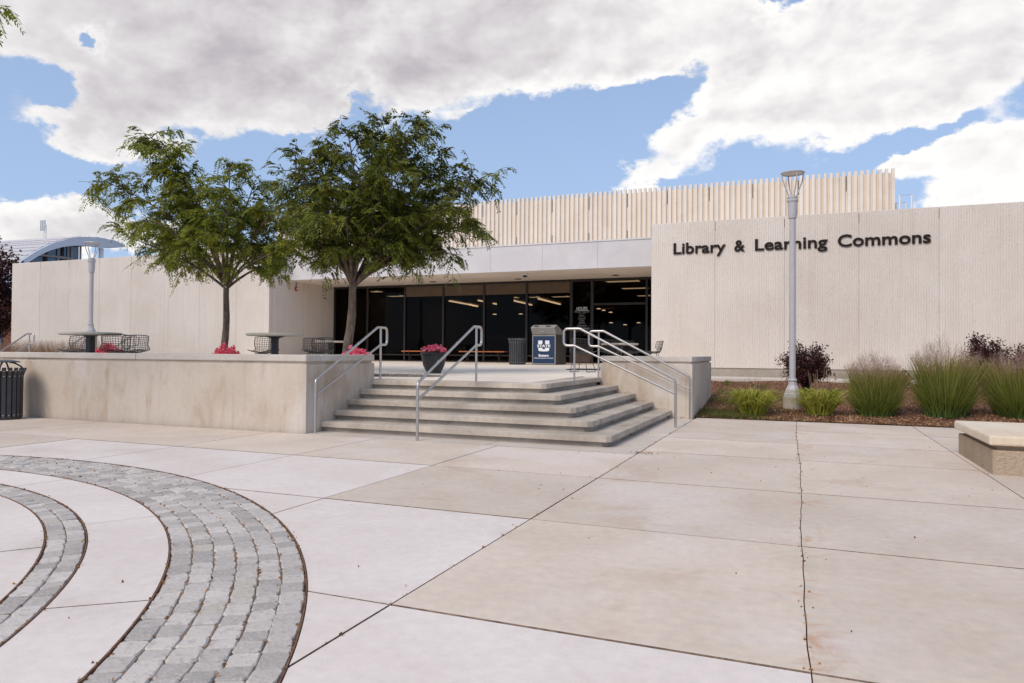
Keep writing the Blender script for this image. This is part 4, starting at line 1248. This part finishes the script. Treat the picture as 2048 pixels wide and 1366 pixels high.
def locust(name, base, fork_z, trunk_r, tips, leaf, label, seed, lean=(0, 0), density=1.0, shoots=(9, 13), low=.36, trunk_pts=None):
    R = random.Random(seed); g2 = np.random.default_rng(seed)
    o = thing(name, base, label, 'tree', 'honey locust trees on the plaza')
    B = Vector(base); F_ = Vector((base[0] + lean[0], base[1] + lean[1], fork_z))
    tp = []
    for i in range(9):
        t_ = i / 8
        p = B.lerp(F_, t_) + Vector((math.sin(t_ * 5 + seed) * .025, math.cos(t_ * 4 + seed) * .02, 0)) * (4 * t_ * (1 - t_) + .2)
        tp.append(p)
    tp[0].z -= .1
    MB().tube(tp, [trunk_r * (1.18 - .34 * i / 8 + (.05 if i in (3, 5) else 0)) for i in range(9)], 12).build('trunk', 'bark', o)
    fork = tp[-1]
    frB, frD, frL = [], [], []
    tw = MB()
    for (tx_, ty_, tz_, rad) in tips:
        T = Vector((tx_, ty_, tz_)); d = T - fork; L = d.length
        mid = fork + Vector((d.x * .34, d.y * .34, d.z * .60)) + Vector((R.uniform(-.1, .1), R.uniform(-.1, .1), R.uniform(-.02, .12))) * L * .5
        path = bez(fork - Vector((0, 0, .1)), mid, T, 10)
        r0_ = trunk_r * rad
        MB().tube(path, [r0_ * (1 - .9 * i / 10) + .005 for i in range(11)], 7).build('limb', 'bark', o)
        ns = max(3, int(R.randint(*shoots) * L / 2.6))
        for k in range(ns):
            t_ = low + (1 - low) * (k + R.random()) / ns
            i = min(9, int(t_ * 10)); p = path[i].lerp(path[i + 1], t_ * 10 - i); tg = (path[i + 1] - path[i]).normalized()
            side = Vector((R.gauss(0, 1), R.gauss(0, 1), R.gauss(.10, .55))); side = (side - tg * side.dot(tg)).normalized()
            sd_ = (tg * R.uniform(.2, .9) + side * R.uniform(.6, 1.0)).normalized()
            sl = R.uniform(.45, .95) * (1.05 - .45 * t_)
            e = p + sd_ * sl; e.z += .12 * sl
            sm_ = p + sd_ * sl * .5 + Vector((0, 0, .22 * sl)); e.z -= .22 * sl
            sp_ = bez(p, sm_, e, 6)
            tw.tube(sp_, [.011 * (1 - .8 * j / 6) + .0025 for j in range(7)], 4, cap=False)
            # second order twigs with fronds
            subs = [(sp_, 1.0)]
            for q in range(R.randint(2, 4)):
                j = R.randint(2, 5); s2 = Vector((R.gauss(0, 1), R.gauss(0, 1), R.gauss(.1, .5))).normalized(); l2 = R.uniform(.22, .5)
                d2 = (sd_ * .7 + s2 * .8).normalized()
                pp = sp_[j]; ee = pp + d2 * l2; sq = bez(pp, pp + d2 * l2 * .5 + Vector((0, 0, .1 * l2)), ee - Vector((0, 0, .2 * l2)), 5)
                tw.tube(sq, .004, 3, cap=False); subs.append((sq, .85))
            for pth, sc in subs:
                for j in range(1, len(pth)):
                    a, b_ = pth[j - 1], pth[j]; dd = (b_ - a); dl = dd.length
                    m_ = max(1, int(dl / .074 * density))
                    for q in range(m_):
                        if R.random() < .15: continue
                        frB.append(tuple(a.lerp(b_, (q + R.random()) / m_)))
                        sg = dd.normalized().cross(Vector((0, 0, 1))); sg = sg.normalized() if sg.length > .05 else Vector((1, 0, 0))
                        sg = sg * (1 if R.random() < .5 else -1)
                        v = dd.normalized() * R.uniform(.15, .8) + sg * R.uniform(.4, 1) + Vector((R.gauss(0, .25), R.gauss(0, .25), R.uniform(-.35, .35)))
                        frD.append(tuple(v.normalized())); frL.append(R.uniform(.19, .34) * sc)
    tw.build('twigs', 'twig_bark', o)
    Bn, Dn, Ln = np.array(frB), np.array(frD), np.array(frL)[:, None]
    n = len(Bn); J = 8
    S_ = np.cross(Dn, np.array([0, 0, 1.0])) + g2.normal(0, .35, (n, 3)); S_ /= np.linalg.norm(S_, axis=1)[:, None] + 1e-6
    droop = g2.uniform(.30, .80, (n, 1))
    quads = []
    def rach(t_): return Bn + Dn * Ln * t_ - np.array([0, 0, 1.0]) * (droop * Ln * t_ ** 2)
    for j in range(J):
        t_ = .16 + .84 * j / (J - 1)
        p = rach(t_); tg = rach(min(1, t_ + .05)) - rach(t_ - .05); tg /= np.linalg.norm(tg, axis=1)[:, None] + 1e-6
        for s_ in (-1, 1):
            d = s_ * S_ * .8 + tg * .5 - np.array([0, 0, .25]) + g2.normal(0, .12, (n, 3)); d /= np.linalg.norm(d, axis=1)[:, None]
            ll = .096 * g2.uniform(.75, 1.2, (n, 1)) * (1.1 - .35 * t_)
            quads.append(np.stack([p, p + d * ll * .5 + tg * ll * .25, p + d * ll, p + d * ll * .5 - tg * ll * .25], 1))
    V = np.concatenate(quads, 0).reshape(-1, 3)
    np_mesh('crown', V, np.arange(len(V)).reshape(-1, 4), leaf, o)
    print(name, 'fronds', n, 'tris', len(V) // 2)
    return o


def tips_px(lst, F0):
    out = []
    for px, py, dF, rad in lst:
        F = F0 + dF; x_, y_ = at_f(px, F); z_ = CAM_H + (704 + (px - 1024) * .0069 - py) * F / FPX
        out.append((x_, y_, z_, rad))
    return out


x, y = at_f(446, 16)
T1 = [(292, 268, .2, .42), (208, 362, -.5, .38), (252, 474, .3, .4), (300, 440, -1.3, .36), (360, 400, 1.4, .4), (345, 345, .2, .34), (455, 340, -.3, .42), (420, 420, -1.2, .36), (490, 420, 1.2, .36), (505, 365, .5, .38), (560, 405, -.8, .36), (600, 505, .2, .4), (585, 470, 1.3, .36),
      (545, 505, -1.4, .3), (370, 500, -.9, .3), (330, 480, 1.2, .34), (510, 490, 1.2, .3), (440, 470, -1.5, .3)]
locust('honey_locust', (x, y, terr(y)), 2.72, .072, tips_px(T1, 16), 'leaf_locust', 'light airy honey locust tree left of the other, before the plain cream wall', 11, lean=(.08, 0), density=.85, shoots=(10, 14))
x, y = at_f(692, 15)
T2 = [(690, 260, 0, .46), (770, 265, .4, .44), (840, 250, -.3, .42), (720, 330, -1.2, .38), (800, 340, -1.2, .38), (620, 300, .2, .4), (585, 330, -.6, .4), (640, 390, -1.3, .38), (570, 420, .8, .36), (880, 330, .6, .4), (970, 350, .2, .4), (905, 420, -.6, .4), (950, 440, .6, .38),
      (890, 500, -.3, .38), (820, 430, 1.3, .38), (740, 400, 1.4, .36), (660, 470, 1.0, .32), (610, 470, -.2, .36), (640, 500, .4, .26), (800, 500, -.5, .28), (760, 455, -1.3, .34), (850, 470, .9, .32), (690, 440, -1.5, .34)]
locust('honey_locust', (x, y, terr(y)), 2.68, .088, tips_px(T2, 15), 'leaf_locust_dark', 'dense dark green honey locust tree before the entrance recess', 23, lean=(.12, .05), density=1.15, shoots=(12, 16))
T3 = [(-85, -18, 0, .4), (-120, -70, .3, .4), (-260, -130, .2, .5), (-420, -40, .5, .4), (-200, 60, 1.2, .4), (-500, 120, 0, .4), (-330, -140, -1.0, .4), (-180, -120, 1.2, .4), (-130, 40, -.4, .3)]
x, y = at_f(-300, 10)
locust('honey_locust', (x, y, 0), 3.2, .08, tips_px(T3, 9.4), 'leaf_locust', 'leafy branch tip of a tree entering the top left corner', 31, density=.8, shoots=(6, 8), low=.45)

# gravel pits, flowers under the trees
for (px, F, rx, ry, lb) in ((446, 16, .6, .6, 'round gravel tree pit under the left tree'), (700, 14.4, 1.55, .55, 'pale gravel tree pit beside the top of the steps')):
    x, y = at_f(px, F); n = 30
    if px > 600: x, y = x + .5, y + .1
    pit = MB().add([(x + rx * math.cos(2 * math.pi * i / n), y + ry * math.sin(2 * math.pi * i / n), terr(y) + .006) for i in range(n)], [tuple(range(n))]).build('gravel_pit', 'gravel_bed'); tag(pit, kind='structure')
    a = rng.uniform(0, 2 * np.pi, 2200); q = np.sqrt(rng.uniform(0, 1, 2200))
    cards('pebbles', np.stack([x + rx * q * np.cos(a), y + ry * q * np.sin(a), np.full(2200, terr(y) + .012)], 1), .03, 'pebble', pit, 3, 1.2)['kind'] = 'stuff'
x, y = at_f(455, 15.4); flowers((x, y, terr(y) + .05), .33, .2, .52, 'petal_red', 'red pink flowers at the foot of the left tree', 70, seed=8)
x, y = at_f(711, 13.4); flowers((x, y, terr(y) + .02), .32, .2, .50, 'petal_pink', 'pink flowers at the foot of the right tree behind the wall end', 95, seed=9)
x, y = at_f(220, 15.0); flowers((x, y, terr(y) + .05), .42, .2, .50, 'petal_red', 'red flowers behind the left table chairs', 90, seed=10)

# ------------------------------------------------------------------ planting bed on the right
def bed_z(x, y):
    t_ = max(0, min(1, (y - 14.12) / 6.1)); return .012 + .50 * t_ + .03 * math.sin(x * 1.7 + y) * math.sin(y * 1.3) * min(1, t_ * 6)


nx_, ny_ = 60, 30
vs = []; fs = []
for j in range(ny_ + 1):
    for i in range(nx_ + 1):
        X_, Y_ = -2.9 + (11 + 2.9) * i / nx_, 14.105 + (20.4 - 14.105) * j / ny_
        vs.append((X_, Y_, bed_z(X_, Y_) + random.uniform(-.008, .008)))
for j in range(ny_):
    for i in range(nx_):
        a = j * (nx_ + 1) + i; fs.append((a, a + 1, a + nx_ + 2, a + nx_ + 1))
bed = MB().add(vs, fs).build('mulch_bed', 'mulch_soil'); tag(bed, kind='structure')
n = 26000
X_ = rng.uniform(-2.4, 8.5, n); Y_ = 14.12 + 5.9 * rng.uniform(0, 1, n) ** 1.5
Z_ = np.array([bed_z(a, b_) for a, b_ in zip(X_, Y_)]) + rng.uniform(.0, .022, n)
tag(cards('mulch_chips', np.stack([X_, Y_, Z_], 1), .05, 'mulch_chip', bed, 4, 2.6), kind='stuff')
n = 22000
X_ = np.concatenate([WX + .05 + 1.1 * rng.uniform(0, 1, n // 2) ** 2, rng.uniform(WX, .2, n // 2)]); Y_ = np.concatenate([rng.uniform(14.2, 20, n // 2), 14.13 + 3.2 * rng.uniform(0, 1, n // 2) ** 2.5])
keep = rng.uniform(0, 1, n) < np.clip(.25 + .8 * np.sin(X_ * 3.1 + Y_ * 1.7) * np.sin(Y_ * 2.3), .04, 1)
X_, Y_ = X_[keep], Y_[keep]
m_ = len(X_); th = rng.uniform(0, 2 * np.pi, m_); zz = np.array([bed_z(a, b_) for a, b_ in zip(X_, Y_)])
hh = rng.uniform(.04, .09, m_); ln = rng.uniform(-.04, .04, (m_, 2))
V = np.stack([np.stack([X_ - .006 * np.cos(th), Y_ - .006 * np.sin(th), zz], 1), np.stack([X_ + .006 * np.cos(th), Y_ + .006 * np.sin(th), zz], 1), np.stack([X_ + ln[:, 0], Y_ + ln[:, 1], zz + hh], 1)], 1).reshape(-1, 3)
tag(np_mesh('lawn_grass', V, np.arange(len(V)).reshape(-1, 3), 'lawn_blade', bed), kind='stuff')
wk = MB().box(-2.88, 11, 20.3, YW + .02, .30, .575).build('wall_path', 'coping_conc', bevel=.02); tag(wk, kind='structure')


def switchgrass(px, F, h, r_, label, seed, n=3000):
    x, y = at_f(px, F); z = bed_z(x, y); o = thing('switchgrass', (x, y, z), label, 'ornamental grass', 'tall ornamental grass clumps')
    blades_mesh('blades', n, r_ * .60, h, r_ * .82, .011, 'switchgrass', o, (x, y, z - .02), .5, 6, .55, .0, seed)
    blades_mesh('low_blades', n // 2, r_ * .62, h * .6, r_ * .9, .011, 'switchgrass', o, (x, y, z - .02), .7, 6, .5, .22, seed + 1)
    # airy seed heads
    g2 = np.random.default_rng(seed); m_ = 150
    th = g2.uniform(0, 2 * np.pi, m_); q = np.sqrt(g2.uniform(0, 1, m_))
    Vs, Fs = [], []
    tipx = x + r_ * 1.15 * q * np.cos(th); tipy = y + r_ * 1.15 * q * np.sin(th); tipz = z + h * (1.02 + .30 * (1 - q ** 2) * g2.uniform(.3, 1, m_)) - .22 * q * h * .6
    st = np.stack([x + .62 * (tipx - x), y + .62 * (tipy - y), z + (tipz - z) * .66], 1); tip = np.stack([tipx, tipy, tipz], 1)
    w_ = np.array([.0016, .0016, 0])
    V1 = np.stack([st - w_, st + w_, tip + w_ * .6, tip - w_ * .6], 1)
    k = 14
    t_ = g2.uniform(.45, 1.0, (m_, k, 1)); b0 = st[:, None] + (tip - st)[:, None] * t_
    e0 = b0 + g2.normal(0, .045, (m_, k, 3)) + np.array([0, 0, .035])
    u_ = np.array([.0011, .0011, 0]); V2 = np.stack([b0 - u_, b0 + u_, e0 + u_, e0 - u_], 2).reshape(-1, 4, 3)
    sdv = g2.normal(0, .0035, (m_, k, 4, 3)) + e0[:, :, None]; V3 = sdv.reshape(-1, 4, 3)
    V = np.concatenate([V1, V2, V3], 0).reshape(-1, 3)
    np_mesh('seed_heads', V, np.arange(len(V)).reshape(-1, 4), 'seed_head', o)
    return o


switchgrass(1751, 13.55, 1.0, .47, 'green ornamental grass clump nearest the lamp post, smaller one', 3)
switchgrass(1890, 13.2, 1.18, .53, 'tall green ornamental grass clump in the middle of three', 4, 3200)
switchgrass(2040, 12.9, 1.06, .56, 'dense green ornamental grass clump at the right edge', 5, 3200)


def daylily(px, F, h, r_, label, seed, stalks):
    x, y = at_f(px, F); z = bed_z(x, y); o = thing('daylily', (x, y, z), label, 'daylily', 'yellow-green daylily clumps')
    blades_mesh('leaves', 520, r_ * .38, h * 2.0, r_ * 1.0, .030, 'leaf_lily', o, (x, y, z), .6, 8, .55, .56, seed, .1)
    R = random.Random(seed)
    for k in range(stalks):
        a = R.uniform(0, 6.28); q = R.uniform(0, .12); l_ = R.uniform(.06, .2); hh_ = h * R.uniform(1.25, 1.75)
        p0 = Vector((x + q * math.cos(a), y + q * math.sin(a), z)); p1 = p0 + Vector((l_ * math.cos(a), l_ * math.sin(a), hh_))
        MB().tube([p0, p0.lerp(p1, .5), p1], [.006, .005, .003], 5).build('dry_stalk', 'dry_stalk', o)
    return o


daylily(1507, 13.9, .50, .60, 'yellow-green daylily clump left of the lamp post base', 21, 5)
daylily(1640, 13.7, .50, .58, 'yellow-green daylily clump with dry stalks right of the lamp post base', 22, 12)


def shrub(px, F, z, rx, h, label, seed, n=9000, leaf='leaf_purple', size=.05, cat='shrub', zlow=.0, group='dark purple leaved shrubs'):
    x, y = at_f(px, F); o = thing('purple_shrub', (x, y, z), label, cat, group)
    g2 = np.random.default_rng(seed); R = random.Random(seed); tw = MB(); pts = []
    for k in range(46):
        a = R.uniform(0, 6.28); e = R.uniform(.18, 1.45); L = R.uniform(.75, 1.08)
        tip = Vector((x + rx * math.cos(a) * math.cos(e) * L, y + rx * math.sin(a) * math.cos(e) * L, z + zlow + (h - zlow) * (.25 + .75 * math.sin(e)) * L))
        path = bez(Vector((x, y, z)), Vector((x + rx * .3 * math.cos(a), y + rx * .3 * math.sin(a), z + h * .5)), tip, 8)
        tw.tube(path, [.012 * (1 - .8 * i / 8) + .002 for i in range(9)], 4, cap=False)
        for q in range(n // 46):
            t_ = .35 + .65 * R.random() ** .8; i = min(7, int(t_ * 8)); p = path[i].lerp(path[i + 1], t_ * 8 - i)
            pts.append((p.x + R.gauss(0, .07 * rx / .6), p.y + R.gauss(0, .07 * rx / .6), p.z + R.gauss(0, .06 * rx / .6)))
    tw.build('stems', 'twig_bark', o)
    cards('foliage', np.array(pts), size, leaf, o, seed, 1.7)
    return o


shrub(1612, 16.4, .28, .62, 1.25, 'dark purple shrub behind the lamp post', 41)
shrub(1972, 15.6, .3, .62, 1.36, 'dark purple shrub behind the tallest grass clump', 42)
shrub(2062, 15.4, .3, .5, 1.20, 'dark purple shrub at the right edge behind the grass', 43)
shrub(1800, 17.0, .3, .30, .62, 'low dark purple shrub between two grass clumps', 44, 1500)
x, y = at_f(-20, 37)
shrub(-22, 37, -.05, 2.0, 6.7, 'tall purple leaved tree beyond the left end of the library', 45, 16000, size=.16, cat='tree', zlow=1.0, group='purple tree')
for k, px in enumerate((-40, -5, 30, 65, 100, 135, 168, 200)):
    F = 27.5 - k * .25; x, y = at_f(px, F)
    o = thing('tan_grass_clump', (x, y, -.05), 'reddish tan grass clump at the far left wall, %s from the left' % ('first second third fourth fifth sixth seventh eighth'.split()[k]), 'ornamental grass', 'tan grass row at the far left wall')
    blades_mesh('blades', 900, .4, 1.66, .55, .012, 'tan_grass', o, (x, y, -.05), .5, 5, .4, 0, 60 + k)

# ------------------------------------------------------------------ concrete bench block on the right
bb = thing('bench_block', (3, 9.6, 0), 'square seat block of exposed aggregate with pale stone cap at right', 'bench')
MB().box(1.86, 4.4, 8.76, 10.50, -.01, .255).build('base', 'base_agg', bb, bevel=.012)
MB().box(1.92, 4.34, 8.82, 10.44, .255, .305).build('reveal', 'base_agg', bb)
MB().box(1.82, 4.44, 8.72, 10.54, .305, .41).build('cap', 'bench_cap', bb, bevel=.022)

# ------------------------------------------------------------------ litter and debris
n = 1700
a = rng.uniform(-.9, 2.2, n); rr_ = np.concatenate([rng.choice([R_IN, R_OUT, R2_IN, R2_OUT], n // 2) + rng.normal(0, .012, n // 2), R_IN + (R_OUT - R_IN) / 6 * rng.integers(0, 7, n - n // 2) + rng.normal(0, .006, n - n // 2)])
P1 = np.stack([CX + rr_ * np.cos(a), CY + rr_ * np.sin(a), rng.uniform(-.004, .006, n)], 1)
yy = rng.uniform(2.5, 14, 90); P2 = np.stack([np.array([wobx(0, q) for q in yy]) + rng.normal(0, .012, 90), yy, np.full(90, .004)], 1)
yy = rng.uniform(2.5, 13.5, 70); P3 = np.stack([-1.86 + rng.normal(0, .012, 70), yy, np.full(70, .004)], 1)
P4 = np.stack([rng.uniform(-4, 4, 150), rng.uniform(2, 13, 150), np.full(150, .004)], 1)
P5 = np.concatenate([np.stack([step_x0 - TR * k + .02 + rng.uniform(0, .25, 26), np.full(26, YR - .05) - rng.exponential(.08, 26), np.full(26, .15 * k + .015) + rng.uniform(0, .02, 26)], 1) for k in range(5)])
c = at_z(1285, 907, 0); P6 = np.stack([c.x + rng.normal(0, .09, 60), c.y + rng.normal(0, .03, 60), rng.uniform(.003, .018, 60)], 1)
tag(cards('leaf_litter', np.concatenate([P1, P2, P3, P4, P5, P6]), .019, 'litter', None, 9, 1.7, .5), 'small orange brown leaf bits lying along the joints and steps', 'leaf litter', kind='stuff')

# ------------------------------------------------------------------ arched hall far left
_v = Vector((-.82, .57, 0)).normalized(); _l = Vector((-_v.y, _v.x, 0))
_c, _s = math.cos(math.radians(38)), math.sin(math.radians(38))
HG = (-_l) * _c + _v * _s; HE = _l * _s + _v * _c          # along the gable, along the roof
HO = Vector((*at_f(20, 66), 0))


def HP(px, py, back=0.0):
    """point of the gable plane (shifted back into the hall)"""
    d = ray(px, py); o_ = HO + HE * back
    k = (o_ - Vector((0, 0, CAM_H))).dot(HE) / d.dot(HE)
    return Vector((0, 0, CAM_H)) + d * k


hall = thing('arched_hall', (HP(130, 520).x, HP(130, 520).y, 0), 'far building with curved standing seam metal roof and blue glass gable', 'building')
outer = [(18, 545), (45, 520), (75, 501), (105, 487), (135, 478), (165, 474), (200, 475), (230, 481), (250, 489)]
inner = [(50, 530), (75, 513), (100, 501), (125, 494), (150, 491), (175, 491), (200, 494), (228, 496), (250, 494)]
n = len(outer)
vs = []
for dep in (0, .6):
    for L_ in (outer, inner): vs += [HP(*p) + HE * dep for p in L_]
fs = []
for i in range(n - 1):
    fs += [(i, i + 1, n + i + 1, n + i), (2 * n + i, 3 * n + i, 3 * n + i + 1, 2 * n + i + 1), (i, 2 * n + i, 2 * n + i + 1, i + 1), (n + i, n + i + 1, 3 * n + i + 1, 3 * n + i)]
MB().add(vs, fs).build('gable_fascia', 'arch_white', hall, smooth=False)
ov = [HP(*p) + HE * .3 + Vector((0, 0, .03)) for p in outer]
LEN = 60
mb = MB(); mb.v = ov + [p + HE * LEN for p in ov]
mb.f = [(i, i + 1, n + i + 1, n + i) for i in range(n - 1)]; rf = mb.build('roof', 'roof_metal', hall)
for i in range(n - 1):
    for t_ in (0, .5):
        a = ov[i].lerp(ov[i + 1], t_)
        MB().tube([a, a + HE * LEN], .11, 4).build('standing_seam', 'roof_metal', rf, smooth=False)
iv = [HP(*p) + HE * 1.2 for p in inner[:6]]
g0, g1 = iv[0].copy(), iv[5].copy(); g0.z = 0; g1.z = 0
mb = MB(); pts_ = [g0, g1] + [iv[k] for k in (5, 4, 3, 2, 1, 0)]
mb.v = pts_; mb.f = [tuple(range(len(pts_)))]; mb.build('glass_wall', 'blue_glass', hall)
for px, tpy in ((72, 514), (83, 509), (108, 499), (133, 493), (142, 492), (153, 491), (160, 491), (177, 491)):
    a = HP(px, tpy) + HE * 1.1; MB().tube([(a.x, a.y, 4), (a.x, a.y, a.z)], .13 if px != 108 else .2, 4).build('mullion', 'dark_frame' if px in (72, 108, 142) else 'grey_hood', hall, smooth=False)
a, b_ = HP(90, 508) + HE * .95, HP(160, 517) + HE * .95
MB().tube([a, b_], .12, 4).build('transom', 'grey_hood', hall, smooth=False)
a = HP(211, 496) + HE * .6; MB().tube([(a.x, a.y, 0), (a.x, a.y, a.z)], .24, 10).build('column', 'white_paint', hall)
# mast behind
def MP(px, py): return at_y(px, py, 120)
ms = thing('antenna_mast', (MP(89, 520).x, 120, 0), 'slim pale lattice antenna mast above the arched roof', 'mast')
a = MP(89, 449); zt = a.z
for dx_, dy_ in ((-.28, 0), (.28, 0), (0, .5)): MB().tube([(a.x + dx_, 120 + dy_, 0), (a.x + dx_, 120 + dy_, zt)], .05, 5).build('leg', 'white_paint', ms)
for k in range(30):
    z_ = zt - k * 1.2; MB().tube([(a.x - .28, 120, z_), (a.x + .28, 120, z_ - 1.2), (a.x, 120.5, z_)], .05, 4).build('brace', 'white_paint', ms)
for dx_ in (-.75, -.25, .35, .75): MB().box(a.x + dx_ - .1, a.x + dx_ + .1, 119.4, 119.7, zt - 1.6, zt + 1.0).build('antenna_panel', 'white_paint', ms)
q = MP(88, 474); MB().lathe([(.4, -.1), (.45, 0), (.4, .1)], 16, (0, 0, 0)).build('dish', 'white_paint', ms).matrix_local = Matrix.Translation(Vector((q.x, 118.8, q.z)) - ms.location) @ Matrix.Rotation(math.pi / 2, 4, 'X')

# ------------------------------------------------------------------ brick building glimpsed behind the purple tree
bkb = thing('brick_building', (-66, 44, 0), 'dark red brick building glimpsed behind the purple tree at the left edge', 'building')
MB().box(-90, -58, 42, 54, 0, 5.4).build('wall', 'brick_red', bkb)
MB().box(-90.3, -57.7, 41.7, 54.3, 5.4, 5.8).build('roof', 'roof_metal', bkb)
for k in range(6):
    wn = MB().box(-89 + k * 5, -86.6 + k * 5, 41.9, 41.99, 1.2, 3.2).build('window', 'blue_glass', bkb)
    MB().box(-89.1 + k * 5, -86.5 + k * 5, 41.8, 41.995, 1.05, 1.19).build('sill', 'footing_conc', wn)
